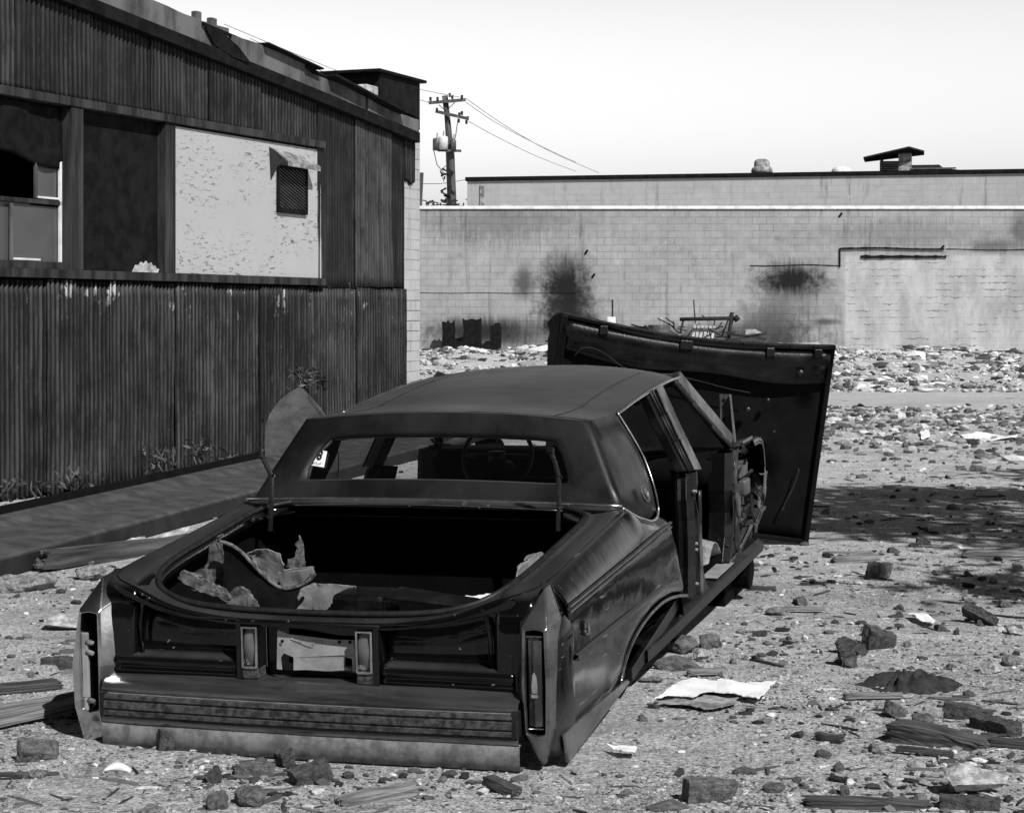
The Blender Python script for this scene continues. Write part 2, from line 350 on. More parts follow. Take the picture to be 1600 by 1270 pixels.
# in shed space: x = s along wall, y = -n (into the building is +y), z up
def ws(u): return (11.239/(.4077-(u-800)/F)-16.7)*1.08
def wz(u, v): return H-(v-CY)/F*(ws(u)/1.08+16.7)
def eave(s): return 4.43-.088*(s/1.08-1.17)-.004*max(0, s-3)**2*.35
mb = MB(); mb.box((-6, .12, 0), (ws(628), .3, 2.0)).box((-6, .9, 2.0), (8.2, 1.05, 3.56)).box((-6, .12, 3.56), (8.2, .3, 3.85)).box((-6, .3, 1.99), (8.2, .9, 2.0)).box((5.95, .12, 2.0), (8.2, .9, 3.56))
mb.obj('backing_wall', 'black', shed)
def sheet(s0, s1, z0, ztop, m='corr', off=0, seed=0, ragged=0, pitch=.070, bend=0, amp0=.0125):
    n = int((s1-s0)/pitch*8); rows = []; nr = 14; rnd = random.Random(seed)
    for j in range(nr+1):
        row = []
        for k in range(n+1):
            s = s0+(s1-s0)*k/n; zt = ztop(s) if callable(ztop) else ztop
            zb = z0+(ragged*(nz(s, seed, 0, 6)+.5*nz(s, seed, 2, 25)) if ragged else 0)
            t = j/nr; z = lerp(zb, zt, t)
            dent = .008*nz(s, z, seed, 1.8)+.004*nz(s, z, seed+5, 7)
            amp = amp0*(1+.55*nz(s*.8, z*.5, seed+9, 2.2)); z += 0; dent += .010*nz(s*1.0, z*.8, seed+30, 4)*max(0, nz(s, z, seed+3, 1.1))
            row.append((s, -(off+.006+amp*math.cos(2*math.pi*s/pitch)+dent+bend*(1-t)**2*max(0, (s-s0)/(s1-s0))), z))
        rows.append(row)
    o = MB().grid(rows).obj('corrugated_sheet', m, shed, smooth=True, solid=.002); return o
edges = [-3.0, -1.6, -.7, .15, ws(132), ws(229), ws(278), ws(320), ws(400), ws(490)]
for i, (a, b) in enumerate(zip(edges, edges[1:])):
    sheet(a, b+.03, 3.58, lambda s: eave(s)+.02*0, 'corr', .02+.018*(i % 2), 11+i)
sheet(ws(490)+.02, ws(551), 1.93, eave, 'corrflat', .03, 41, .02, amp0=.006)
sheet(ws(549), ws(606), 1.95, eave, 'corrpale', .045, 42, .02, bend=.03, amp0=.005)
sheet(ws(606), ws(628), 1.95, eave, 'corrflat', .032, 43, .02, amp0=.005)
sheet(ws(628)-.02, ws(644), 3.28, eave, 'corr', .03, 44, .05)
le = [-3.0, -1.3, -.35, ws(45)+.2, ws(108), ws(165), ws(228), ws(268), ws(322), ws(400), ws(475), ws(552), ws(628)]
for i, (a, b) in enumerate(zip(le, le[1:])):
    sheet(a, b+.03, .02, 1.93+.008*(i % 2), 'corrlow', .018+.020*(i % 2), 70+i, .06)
# window band
def wbox(name, m, s0, s1, z0, z1, n0, n1, bev=.006, parent=None):
    return MB().box((s0, -n1, z0), (s1, -n0, z1)).obj(name, m, parent or shed, bevel=bev)
wbox('window_head', 'oldwood', -3, ws(500), 3.52, 3.60, -.1, .075)
wbox('window_sill', 'oldwood', -3, ws(499), 1.95, 2.03, -.1, .09)
for a, b, m, n in ((103, 122, 'timber', .06), (252, 268, 'oldwood', .05)):
    o = wbox('window_post', 'oldwood', ws(a), ws(b), 2.03, 3.52, -.09, n)
pl = wbox('plywood_panel', 'plywood', ws(268)+.004, ws(500), 2.035, 3.50, -.01, .035, .002)
wbox('panel_edge', 'black', ws(500)+.002, ws(501)+.03, 2.03, 3.5, -.05, .03)
o = wbox('tar_paper_panel', 'black', ws(122)+.003, ws(252)-.003, 2.035, 3.517, -.06, -.04, .002)
mb = MB(); pts = [(ws(211), 0, 2.036), (ws(250), 0, 2.036)]+[(ws(u_), 0, wz(u_, v_)) for u_, v_ in ((252, 419), (248, 417), (246, 411), (243, 413), (240, 405), (236, 409), (232, 402), (229, 408), (224, 404), (221, 411), (216, 410), (214, 416))]
mb.slab([(p[0], .036, lerp(2.036, p[2], .75)) for p in pts], (0, -.012, 0)); mb.obj('torn_lining', 'stone', shed)
# vent in the plywood
vx0, vx1, vz0, vz1 = ws(427), ws(473), wz(450, 334), wz(450, 262)
v = MB()
v.box((vx0, -.07, vz0), (vx0+.03, -.035, vz1)).box((vx1-.03, -.07, vz0), (vx1, -.035, vz1)).box((vx0+.03, -.07, vz0), (vx1-.03, -.035, vz0+.045)).box((vx0+.03, -.07, vz1-.02), (vx1-.03, -.035, vz1))
vent = v.obj('wall_vent', 'black', shed, bevel=.003)
g = MB(); g.box((vx0+.03, -.038, vz0+.045), (vx1-.03, -.036, vz1-.02)); g.obj('vent_back', 'black', vent)
g = MB()
for k in range(-9, 19):
    z = vz0+.05+k*.036; x0, x1 = vx0+.03, vx1-.03; z2 = z+.22
    a = max(z, vz0+.05); b = min(z2+0, vz1-.02)
    if b <= a: continue
    t0 = (a-z)/.22; t1 = (b-z)/.22
    g.bar((lerp(x1, x0, t0), -.056, a), (lerp(x1, x0, t1), -.056, b), .006, .006)
g.obj('vent_mesh', 'metal', vent)
hz = wz(450, 262)
g = MB(); g.slab([(vx0-.05, -.037, hz+.17), (vx1-.03, -.037, hz+.13), (vx1+.05, -.20, hz+.02), (vx0-.02, -.20, hz+.03)], (0, 0, .012))
g.slab([(vx0-.02, -.20, hz+.03), (vx1+.05, -.20, hz+.02), (vx1+.05, -.20, hz-.02), (vx0-.02, -.20, hz-.01)], (0, .008, 0))
g.obj('vent_hood', 'stoneg', vent)
g = MB(); g.slab([(vx0-.16, -.040, hz+.19), (vx0-.05, -.037, hz+.17), (vx0-.05, -.12, hz+.06), (vx0-.13, -.045, hz-.17)], (0, .004, 0)); g.obj('hood_flap', 'rubber', vent)
# broken window at the left
win = empty('broken_window', (0, 0, 0)); win.parent = shed
def lens(s0, s1, z0, z1, n0, n1, name, m): return wbox(name, m, s0, s1, z0, z1, n0, n1, .003, win)
gl = NG('dusty_pane'); gl.fin(gl.mix(gl.noise(3, 5), .05, .10), .35, 0, 0, .5); M['pane'] = gl.m
lens(-3, ws(57), 2.10, 2.62, -.078, -.072, 'pane', 'pane'); lens(ws(25), ws(98), 2.10, 2.60, -.065, -.060, 'pane', 'pane')
lens(ws(64), ws(97), 2.66, 3.02, -.065, -.060, 'pane', 'pane')
for a in ((-3, ws(103), 2.035, 2.10), (-3, ws(103), 2.615, 2.655)): lens(*a, -.07, -.03, 'window_rail', 'oldwood')
for u, z0, z1 in ((98, 2.10, 3.05), (60, 2.66, 3.0), (22, 2.10, 2.60)): lens(ws(u), ws(u+3.5), z0, z1, -.055, -.03, 'window_bar', 'white' if u == 98 else 'fascia')
lens(ws(26), ws(68), 2.105, 2.125, -.055, -.03, 'window_bar', 'white'); lens(ws(64), ws(98), 2.665, 2.685, -.055, -.035, 'window_bar', 'white')
rows = []
for j in range(13):
    row = []
    for k in range(41):
        s = -3+(ws(102)+3)*k/40; zb = 3.04+.10*nz(s, 1, 2, 1.6)-.06*math.sin(s*2); z = lerp(3.515, zb, j/12)
        row.append((s, .03-.045*nz(s, z, 3, 2.5)-.03*nz(s, z, 6, 6), z))
    rows.append(row)
MB().grid(rows).obj('hanging_tarp', 'black', win, smooth=True, solid=.004)
# eave: dark soffit board, fascia boards, roof skin, debris
ss = [-3+k*.25 for k in range(46)]; ss = [s for s in ss if s < ws(642)]+[ws(642)]
def strip(name, m, z0, z1, n0, n1, smin=-9, smax=99, rag=0, bev=.006, parent=shed, seed=0):
    rows = []
    for s in [s for s in ss if smin <= s <= smax]:
        e = eave(s); r = rag*nz(s, seed, 1, 1.5)+rag*.5*nz(s, seed, 4, 7)
        rows.append([(s, -n0, e+z0), (s, -n1, e+z0), (s, -n1, e+z1+r), (s, -n0, e+z1+r)])
    g = MB().grid(rows, True); k = len(g.v); g.f += [(0, 1, 2, 3), (k-1, k-2, k-3, k-4)]
    return g.obj(name, m, parent, bevel=bev)
strip('eave_board', 'black', -.03, .10, -.1, .13, seed=1)
fb = [(-3, 1.1, .30, 0), (1.13, ws(300), .33, 1), (ws(303), ws(345), .36, 2), (ws(348), ws(462), .35, 3), (ws(464), ws(560), .30, 4), (ws(562), ws(642), .26, 5)]
for a, b, h, k in fb:
    ssb = ss[:]; ss = sorted([s for s in ss if a < s < b]+[a, b]); strip('fascia_board', 'fascia', .08, .04+h*.85, -.02, .10+.015*(k % 2), rag=.05, seed=k); ss = ssb
rows = []
for s in ss: rows.append([(s, -.11, eave(s)+.315), (s, .2, eave(s)+.34), (s, 3.5, eave(s)+.36), (s, 9, eave(s)+.1)])
MB().grid(rows).obj('roof', 'black', shed, solid=.03)
g = MB(); g.slab([(ws(300), -.13, eave(ws(300))+.30), (ws(320), -.15, eave(ws(320))+.30), (ws(352), -.16, eave(ws(352))+.19), (ws(374), -.15, eave(ws(374))+.07), (ws(345), -.14, eave(ws(345))+.07), (ws(318), -.13, eave(ws(318))+.12)], (0, .01, .0)); g.obj('torn_flashing', 'black', shed)
g = MB()
for u in (314, 338): MB().box((ws(u), .05, eave(ws(u))+.30), (ws(u+8), .12, eave(ws(u))+.47)).obj('roof_block', 'metal', shed, bevel=.01)
g = MB()
g = MB(); g.bar((ws(498), -.14, eave(ws(498))+.31), (ws(612), -.14, eave(ws(612))+.24), .18, .03); g.obj('loose_roof_board', 'black', shed, bevel=.004)
g = MB(); g.bar((ws(395), -.10, eave(ws(395))+.35), (ws(482), -.10, eave(ws(482))+.33), .2, .02); g.obj('loose_roof_board', 'black', shed, bevel=.004)
g = MB(); g.box((ws(562), -.10, eave(ws(560))+.28), (ws(580), .3, eave(ws(560))+.42)); g.obj('roof_block', 'stone', shed, bevel=.02)
# end pier in pale block, and the dark parapet above it
s0, s1 = ws(628)+.002, ws(654)
M['pier'] = block_mat('pale_painted_block', .42, .128, .36, .48, .10, dark_mortar=.8, ms=.008, xoff=.1, patchy=.3)
MB().box((s0, -.02, 0), (s1, .5, 3.95)).obj('block_pier', 'pier', shed, bevel=.008)
MB().box((ws(588), -.05, 3.96), (s1-.06, 4.0, 4.56)).obj('parapet', 'black', shed, bevel=.01)
MB().box((ws(582), -.10, 4.562), (s1+.04, 4.1, 4.60)).obj('parapet_cap', 'black', shed, bevel=.008)
# ------------------------------------------------------------------ far block wall and the higher building behind it
FY = 56.0
def fx(u): return (u-800)/F*FY
def fz(v): return H-(v-CY)/F*FY
st = [(fx(884), fz(452), .95, 1.25, 1, .6), (fx(890), fz(505), 1.1, 1.0, 1, .8), (fx(818), fz(440), .35, .6, .75, .5), (fx(1238), fz(437), 1.15, .62, 1, 1.1),
      (fx(1240), fz(480), 1.5, 1.0, .35, 2.0), (fx(740), fz(518), 1.5, .5, .9, .6), (fx(800), fz(520), 1.1, .5, .8, 1), (fx(1110), fz(532), 4.0, .6, .75, 1), (fx(1200), fz(515), 1.2, .9, .6, 1), (fx(770), fz(345), 3.5, .8, .35, 3), (fx(1420), fz(365), 3.5, .5, .3, 2), (fx(1552), fz(385), .8, .25, .55, .6), (fx(1600), fz(360), .5, .7, .6, .8),
      (fx(1575), fz(470), 1.2, 1.2, .35, 2), (fx(1292), fz(503), .5, .13, .7, .3)]
M['far'] = block_mat('block_wall_far', .41, .2, .23, .38, .07, st, (fx(1316), fx(1600), 0, fz(402)), dark_mortar=.55, ms=.008)
far = empty('block_boundary_wall', (0, FY, 0), 'long stained pale block wall with soot patch and white coping across the lot', 'wall')
MB().box((-14, 0, -.5), (32, .3, fz(327))).obj('wall_face', 'far', far)
MB().box((-14.1, -.06, fz(327)+.001), (32.1, .36, fz(322))).obj('coping', 'white', far, bevel=.01)
rows = []
def rag_bar(name, u0, u1, v, h, m='black', d=.06):
    g = MB(); n = 50; rws = []
    for k in range(n+1):
        x = lerp(fx(u0), fx(u1), k/n); a = h*(.5+.5*abs(nz(x, v, 0, 2)))+h*.4*nz(x, v, 3, 9); z = fz(v)+.04*nz(x, 5, v, .7)
        rws.append([(x, 0.0, z-a/2), (x, -d, z-a/2), (x, -d, z+a/2), (x, 0.0, z+a/2)])
    g.grid(rws, True); return g.obj(name, m, far)
rag_bar('old_roof_line', 1312, 1475, 389, .07); rag_bar('old_roof_line', 1345, 1478, 401, .13, d=.05)
rag_bar('old_roof_line', 1172, 1312, 415, .035, d=.02); rag_bar('old_roof_line', 1478, 1640, 390, .03, d=.02); rag_bar('old_roof_line', 655, 900, 458, .02, d=.012)
g = MB(); g.box((fx(1311), -.05, fz(417)), (fx(1313), 0, fz(388))); g.obj('old_flashing', 'black', far)
for u, v_ in ((1313, 336), (916, 394), (1472, 387), (927, 431)):
    g = MB(); g.bar((fx(u-2), -.01, fz(v_+3)), (fx(u+2), -.07, fz(v_-3)), .04, .05); g.obj('wall_bracket', 'black', far)
rr = random.Random(3)
up = empty('upper_building', (0, 0, 0), 'pale block building with dark roof edge rising behind the block wall', 'building')
up.location = (-1.53, 66, 0); up.rotation_euler.z = math.atan2(62.2-66, 16.5+1.53)
M['upb'] = block_mat('block_wall_upper', .41, .2, .34, .45, .22, dark_mortar=.35, ms=.008, light_joints=.5)
MB().box((0, 0, 0), (34, 20, 6.12)).obj('wall_face', 'upb', up)
MB().box((-.06, -.08, 6.121), (34.1, 20.1, 6.26)).obj('roof_edge', 'black', up, bevel=.02)
MB().box((.45, -.05, 3), (.6, 0, 6.0)).obj('downpipe', 'stoneg', up, bevel=.01)
def upx(u):          # along the facade for a photo column
    a = math.atan2(62.2-66, 16.5+1.53); k = (u-800)/F
    return (k*66+1.53)/(math.cos(a)-k*math.sin(a))
def rt(name, u, label, cat): return empty(name, up.matrix_basis @ Vector((upx(u), 2.0, 6.27)), label, cat, rz=up.rotation_euler.z)
t = rt('roof_ventilator', 1183, 'metal mushroom ventilator with a domed cap on the far roof', 'vent')
MB().lathe((0, 0, 0), [(.0, .0), (.24, .0), (.24, .14), (.34, .15), (.34, .17)]).obj('base', 'dark', t, smooth=True, bevel=0)
MB().lathe((0, 0, 0), [(.0, .12), (.36, .12), (.37, .22), (.33, .30), (.27, .33)]).obj('skirt', 'stoneg', t, smooth=True)
MB().lathe((0, 0, 0), [(.27, .33), (.265, .48), (.24, .55), (.15, .60), (0, .61)]).obj('dome', 'stoneg', t, smooth=True)
t = rt('roof_skylight', 1311, 'low white dome standing between ventilator and louvred penthouse on the far roof', 'skylight')
MB().lathe((0, 0, 0), [(0, 0), (.36, 0), (.33, .18), (.26, .27), (.1, .30), (0, .3)], 24).obj('dome', 'white', t, smooth=True)
t = rt('roof_penthouse', 1398, 'louvred roof penthouse under a tilted flat canopy on the far roof', 'roof penthouse')
g = MB(); g.box((-.52, 0, 0), (.52, 1, .12))
for k in range(6): g.slab([(-.52, -.03, .12+k*.06), (.1, -.03, .12+k*.06), (.1, .04, .165+k*.06), (-.52, .04, .165+k*.06)], (0, 0, .006))
g.box((-.52, .06, .12), (.1, 1, .46)); g.obj('louvres', 'dullchrome', t)
MB().box((.1, -.02, 0), (.54, 1, .72)).obj('side_wall', 'stoneg', t)
g = MB(); g.slab([(-1.05, -.5, .53), (.45, -.5, .86), (.95, -.1, .74), (.95, 1.2, .74), (-1.05, 1.2, .53)], (0, 0, .05)); g.slab([(-.5, -.05, .45), (-.4, -.05, .45), (-.4, .05, .62), (-.5, .05, .62)], (0, .05, 0)); g.obj('canopy', 'steeldark', t)
t = rt('roof_duct', 1466, 'low stepped metal duct box beside the penthouse on the far roof', 'duct')
g = MB(); g.slab([(-.9, 0, 0), (1.0, 0, 0), (.85, 0, .12), (.2, 0, .20), (.05, 0, .32), (-.9, 0, .32)], (0, .8, 0)); g.obj('duct_box', 'steeldark', t)
g = MB(); g.box((-.9, -.05, .17), (.6, 0, .22)); g.obj('duct_flange', 'metal', t)
for u, wdt, h, m, lb in ((817, .36, .12, 'steeldark', 'small dark roof hatch near the left end of the far roof'), (866, .26, .10, 'stoneg', 'small grey roof curb beside the dark hatch'), (1066, .55, .11, 'steeldark', 'wide flat dark roof hatch left of the mushroom ventilator')):
    t = rt('roof_hatch', u, lb, 'roof hatch')
    MB().box((-wdt*.8, 0, 0), (wdt*.8, .7, h*.6)).obj('curb', m, t); MB().slab([(-wdt, -.05, h*.6), (wdt, -.05, h*.75), (wdt, .8, h*.75), (-wdt, .8, h*.6)], (0, 0, h*.4)).obj('lid', m, t)

# ------------------------------------------------------------------ utility pole and wires
PY = 80.0
pole = empty('utility_pole', (at(705, 330, PY).x, PY, 0), 'leaning timber utility pole with crossarms and transformers behind the wall', 'utility pole')
pv = pole.location.copy()
def pp(u, v, dy=0): p = at(u, v, PY); return p-pv+Vector((0, dy, 0))
b0 = pp(710, 360); b0.z = 0.3; b0.x += .1
MB().tube([b0, pp(703, 230), pp(695, 150)], [.22, .18, .13], 10).obj('shaft', 'polewood', pole, smooth=True)
MB().bar(pp(670, 162, -.2), pp(728, 157, -.2), .12, .12).obj('crossarm', 'polewood', pole)
MB().bar(pp(681, 175, -.2), pp(732, 187, -.3), .12, .12).obj('crossarm', 'polewood', pole)
MB().bar(pp(684, 236, -.3), pp(721, 237, -.3), .1, .1).obj('crossarm', 'polewood', pole)
for u, v_, r, h in ((683, 227, .17, .5), (693, 225, .20, .55), (709, 229, .11, .5)):
    c = pp(u, v_, -.35); tr = MB().lathe(c, [(0, -h/2), (r, -h/2), (r, h/2-.06), (r*.8, h/2), (0, h/2)], 16).obj('transformer', 'white' if u == 693 else 'metal', pole, smooth=True)
    MB().tube([c+Vector((0, 0, h/2)), c+Vector((.03, 0, h/2+.22))], .035, 6).obj('bushing', 'insul', tr)
g = MB()
for u, v_ in ((673, 156), (684, 156), (703, 150), (707, 153), (722, 153), (718, 180), (722, 178), (731, 186), (729, 192), (717, 190), (683, 173)): g.tube([pp(u, v_+3, -.25), pp(u, v_-3, -.25)], .05, 6)
g.obj('insulators', 'steeldark', pole)
g = MB()
for a in (((686, 165), (697, 175)), ((712, 160), (700, 172)), ((700, 240), (706, 300)), ((697, 260), (688, 268), (694, 285)), ((716, 186), (712, 215), (708, 225)), ((678, 235), (683, 258), (697, 275))):
    g.tube([pp(u, v_, -.25) for u, v_ in a], .018, 5)
g.obj('drop_wires', 'steeldark', pole)
rr = random.Random(5); g = MB()
for k in range(26): u, v_ = 700+rr.uniform(-7, 6), rr.uniform(262, 318); p = pp(u, v_, -.2); g.bar(p, p+Vector((rr.uniform(-.25, .2), 0, rr.uniform(-.15, .15))), .07, .07)
g.obj('cable_clutter', 'steeldark', pole)
def wire(pts, Y0, Y1, lab, r=.014):
    n = len(pts)-1; P = [at(u, v, lerp(Y0, Y1, i/n)) for i, (u, v) in enumerate(pts)]
    o = MB().tube(spline(P, 8), r, 5).obj('overhead_wire', 'stoneg', smooth=True); tag(o, lab, 'wire', 'overhead wires at the utility pole')
wire([(728, 154), (790, 197), (860, 237), (935, 270)], 80, 95, 'upper thin wire running from the pole top down to the right')
wire([(728, 160), (780, 195), (850, 231), (900, 254)], 80, 95, 'second thin wire running just under the topmost one to the right')
wire([(732, 190), (780, 216), (840, 245), (900, 268)], 80, 95, 'lowest thin wire sagging from the middle crossarm to the right')
wire([(722, 153), (640, 137), (560, 122), (480, 92), (350, 38)], 80, 68, 'thin wire running left from pole top above the shed roof')
wire([(670, 160), (560, 131), (480, 102), (390, 60)], 80, 68, 'lower thin wire running left from the crossarm above shed roof')
wire([(655, 287), (690, 287), (727, 281)], 82, 80, 'short level wire between the lean post and the upper building')
o = MB().bar(at(656, 330, 74), at(659, 270, 74), .14, .14).obj('fence_post', 'polewood'); tag(o, 'short timber post beside the shed corner behind the wall', 'post')
# scrubby tree-top and pale roof seen over the wall at the pole foot
t = empty('bare_shrub', at(672, 325, 76), 'scrubby dark shrub top showing over the wall beside the pole', 'shrub')
g = MB(); rr = random.Random(9)
for k in range(70): a = Vector((rr.uniform(-.2, 1.5), rr.uniform(-.3, .3), rr.uniform(-.1, .32))); g.bar(a, a+Vector((rr.uniform(-.3, .3), 0, rr.uniform(-.12, .12))), .04, .04)
for k in range(5): g.tube([(.1+k*.3, 0, -3), (.12+k*.3, 0, .2)], .03, 5)
g.obj('twigs', 'steeldark', t)
# ------------------------------------------------------------------ the wrecked car
YAW, PIT, ROL = .2956, .0446, -.0097
CT = Vector((-.7431, 7.1895, H-1.6355))
CM = Matrix.Rotation(-YAW, 3, 'Z') @ Matrix.Rotation(PIT, 3, 'X') @ Matrix.Rotation(ROL, 3, 'Y')
car = empty('wrecked_car', CT, 'stripped black sedan lying on its belly without wheels, doors or trunk lid', 'car')
car.rotation_mode = 'QUATERNION'; car.rotation_quaternion = CM.to_quaternion()
CI = CM.transposed()
def cr(u, v, **k):          # photo pixel on a plane x=, y= or z= of the car
    ax, val = list(k.items())[0]; i = 'xyz'.index(ax)
    o = CI @ (Vector((0, 0, H))-CT); d = CI @ Vector(((u-800)/F, 1, -(v-CY)/F)); t = (val-o[i])/d[i]; return o+d*t
def mir(p, s): return (p[0]*s, p[1], p[2])
creasez = lambda y: .617+.078*y
sealz = lambda y: .588+.093*y
arch = [(.93, .09), (1.0, .15), (1.1, .195), (1.25, .232), (1.45, .255), (1.7, .262), (1.9, .25), (2.1, .225), (2.3, .19)]
cut = [(.10, 2.26), (.21, 2.22), (.31, 2.13), (.45, 2.03), (.57, 1.945), (.625, 1.93), (.73, 1.93)]     # door cut: z -> y
def quarter(s):
    prof_u = [(.871, 1), (.885, .93), (.905, .72), (.928, .45), (.944, .22), (.950, .06), (.952, 0)]   # crease down to belt
    rows = []; N = 60
    zbelt = lambda y: .535+.024*y
    for i in range(N+1):
        t = i/N; row = []
        def yy(z): return lerp(.16, curve(cut, z), t)
        for x, f in prof_u:
            y = yy(.6); z = lerp(zbelt(y), creasez(y), f); y = yy(z)
            row.append((s*(x-.010*max(0, y-1.2)+(.030*min(1, max(0, y-1.32)/.15)*f if f > .2 else 0)), y, z-curve([(1.38, 0), (1.5, .058), (1.62, .097), (1.75, .135), (1.95, .152)], y)*f))
        for f in (0, .12, .3, .5, .62, .72, .74, .77, .80, .90, 1):
            y = yy(.4); zl = curve(arch, y) if y > .93 else lerp(.02, .09, y/.93); z = lerp(zbelt(y)-.006, zl, f)
            y = yy(z); zl = curve(arch, y) if y > .93 else lerp(.02, .09, y/.93); z = lerp(zbelt(y)-.006, zl, f)
            x = .954+.012*math.sin(math.pi*min(1, f*1.1))-.010*max(0, y-1.2)+.0022*nz(y, z, s, 3.2)+.0010*nz(y, z, 7*s, 8)
            dd = math.hypot((y-1.6)/.80, (z-.02)/.29)
            flare = .014*max(0, 1-abs(dd-1.08)/.25) if y > .7 else 0
            x += flare*0.8
            if f > .93: x -= .02
            row.append((s*x, y, z))
        rows.append(row)
    o = MB().grid(rows).obj('quarter_panel', 'paint', car, smooth=True, solid=.006)
    # wheel-arch lip, belt moulding, lower moulding
    lip = [(s*(.955-.010*max(0, y-1.2)), y, z) for y, z in arch]
    MB().tube(spline(lip, 4), .008, 6).obj('arch_lip', 'dullchrome', o, smooth=True)
    g = MB()
    for dz, hh in ((.010, .011), (-.010, .009)):
        rws = []
        for k in range(25):
            y = lerp(.15, 1.93, k/24); z = zbelt(y)+dz; x = .956-.010*max(0, y-1.2); rws.append([(s*x, y, z-hh/2), (s*(x+.012), y, z-hh/2*.6), (s*(x+.012), y, z+hh/2*.6), (s*x, y, z+hh/2)])
        g.grid(rws)
    g.obj('belt_moulding', 'trim', o)
    g = MB(); rws = []
    for k in range(25):
        y = lerp(.20, 2.02, k/24); z = .352-.004*y; x = .967-.010*max(0, y-1.2); rws.append([(s*x, y, z-.012), (s*(x+.014), y, z-.009), (s*(x+.014), y, z+.007), (s*x, y, z+.012)])
    g.grid(rws); g.obj('side_moulding', 'paint', o)
    g = MB(); g.slab([(s*.962, .06, .0), (s*.962, 1.02, .075), (s*.962, .96, .098), (s*.962, .10, .118), (s*.955, .035, .11)], (s*.012, 0, 0))
    g.obj('lower_strip', 'dullchrome', car, bevel=.003)
    # rounded filler between quarter panel and lamp housing
    rws = []
    for z, x0, y0, bulge in ((.03, .935, .03, .0), (.10, .94, .015, .004), (.20, .945, .01, .006), (.30, .947, .01, .004), (.40, .947, .01, .004), (.46, .945, .02, .010), (.52, .940, .045, .018), (.57, .925, .08, .012), (.61, .900, .12, .0), (.635, .880, .16, -.01)):
        rws.append([(s*lerp(x0-.03, .968+bulge if z < .5 else .957-(z-.5)*.5, math.sin(a)), lerp(y0, .165, 1-math.cos(a)), z) for a in [k*math.pi/2/7 for k in range(8)]])
    MB().grid(rws).obj('fender_filler', 'paint', car, smooth=True, sub=1, solid=.004)
    return o
qs = {s: quarter(s) for s in (1, -1)}
# crest-and-wreath emblem on the side
def emblem(c, r, parent, ax=(0, 1, 0), up=(0, 0, 1), out=(1, 0, 0), name='emblem'):
    c, ax, up, out = map(Vector, (c, ax, up, out)); g = MB()
    for sg in (-1, 1):
        P = [c+ax*sg*r*math.sin(a)*1.0-up*r*math.cos(a)+out*.004 for a in [k*math.pi*.78/6 for k in range(7)]]
        g.tube(P, [r*.10, r*.16, r*.18, r*.18, r*.16, r*.13, r*.08], 5)
    sh = [c+ax*a*r+up*b*r+out*.003 for a, b in ((-.42, .5), (.42, .5), (.45, .0), (.22, -.45), (0, -.65), (-.22, -.45), (-.45, .0))]
    g.slab(sh, out*.008)
    g.tube([c+ax*a*r*.5+up*r*(.62+.12*(1-abs(a)))+out*.006 for a in (-1, -.5, 0, .5, 1)], r*.10, 5)
    return g.obj(name, 'metal', parent, smooth=False)
emblem((.966, .365, .372)[:3], .030, qs[1], out=(1, 0, 0)).location = (0, 0, .06)
# deck surround: ring between the fender creases / rear lip and the trunk opening
inner = [(.62, 1.325, .728), (.71, 1.27, .712), (.742, 1.17, .700), (.745, .95, .678), (.742, .7, .654), (.738, .45, .630), (.72, .27, .606), (.675, .145, .575), (.60, .085, .545), (.48, .055, .520), (.30, .042, .508), (.10, .038, .504), (0, .038, .503)]
outer = [(.62, 1.375, .735), (.862, 1.375, .735), (.871, 1.2, creasez(1.2)), (.871, .95, creasez(.95)), (.871, .7, creasez(.7)), (.871, .45, creasez(.45)), (.871, .25, creasez(.25)), (.84, .09, .618), (.72, .03, .585), (.56, .002, .525), (.34, -.010, .492), (.12, -.014, .486), (0, -.014, .485)]
IN = spline(inner, 5); OU = spline(outer, 5)
def ring(fr, dz=0, IN=IN, OU=OU):
    a = [p.lerp(q, fr)+Vector((0, 0, dz)) for p, q in zip(IN, OU)]
    return a+[Vector((-p.x, p.y, p.z)) for p in a[::-1][1:]]
g = MB(); g.grid([ring(-.02, -.035), ring(0, -.004), ring(.08, .006), ring(.22, .006), ring(.30, -.004), ring(.38, .0), ring(.6, .004), ring(.92, .004), ring(1, 0), ring(1.0, -.02)])
deck = g.obj('trunk_surround', 'paint', car, smooth=True)
sl_ = [p+Vector((0, 0, .012)) for p in IN]; sl_ = [Vector((p.x+.012*(1 if p.x > 0 else 0), p.y-.006, p.z)) for p in sl_]; seal = sl_+[Vector((-p.x, p.y, p.z)) for p in sl_[::-1][1:]]
MB().tube(seal, .0125, 8).obj('trunk_seal', 'rubber', car, smooth=True)
# front edge of the deck under the glass with chrome reveal
rws = []
for k in range(33):
    x = lerp(-.868, .868, k/32); c_ = 1-(x/.868)**2
    rws.append([(x, 1.30-.00*c_, .722+.006*c_), (x, 1.335, .734+.012*c_), (x, 1.372+.01*c_, .738+.016*c_)])
MB().grid(rws).obj('deck_front_panel', 'paint', car, smooth=True, solid=.004)
for yy_, zz, r, nm in ((1.362, .753, .0085, 'trim'), (1.300, .738, .0035, 'trim')):
    hw = .868 if nm and r > .005 else .62
    P = [(lerp(-hw, hw, k/24), yy_+.012*(1-(2*k/24-1)**2), zz-.010*(2*k/24-1)**2) for k in range(25)]
    MB().tube(P, r, 8).obj('chrome_reveal', nm, car, smooth=True)
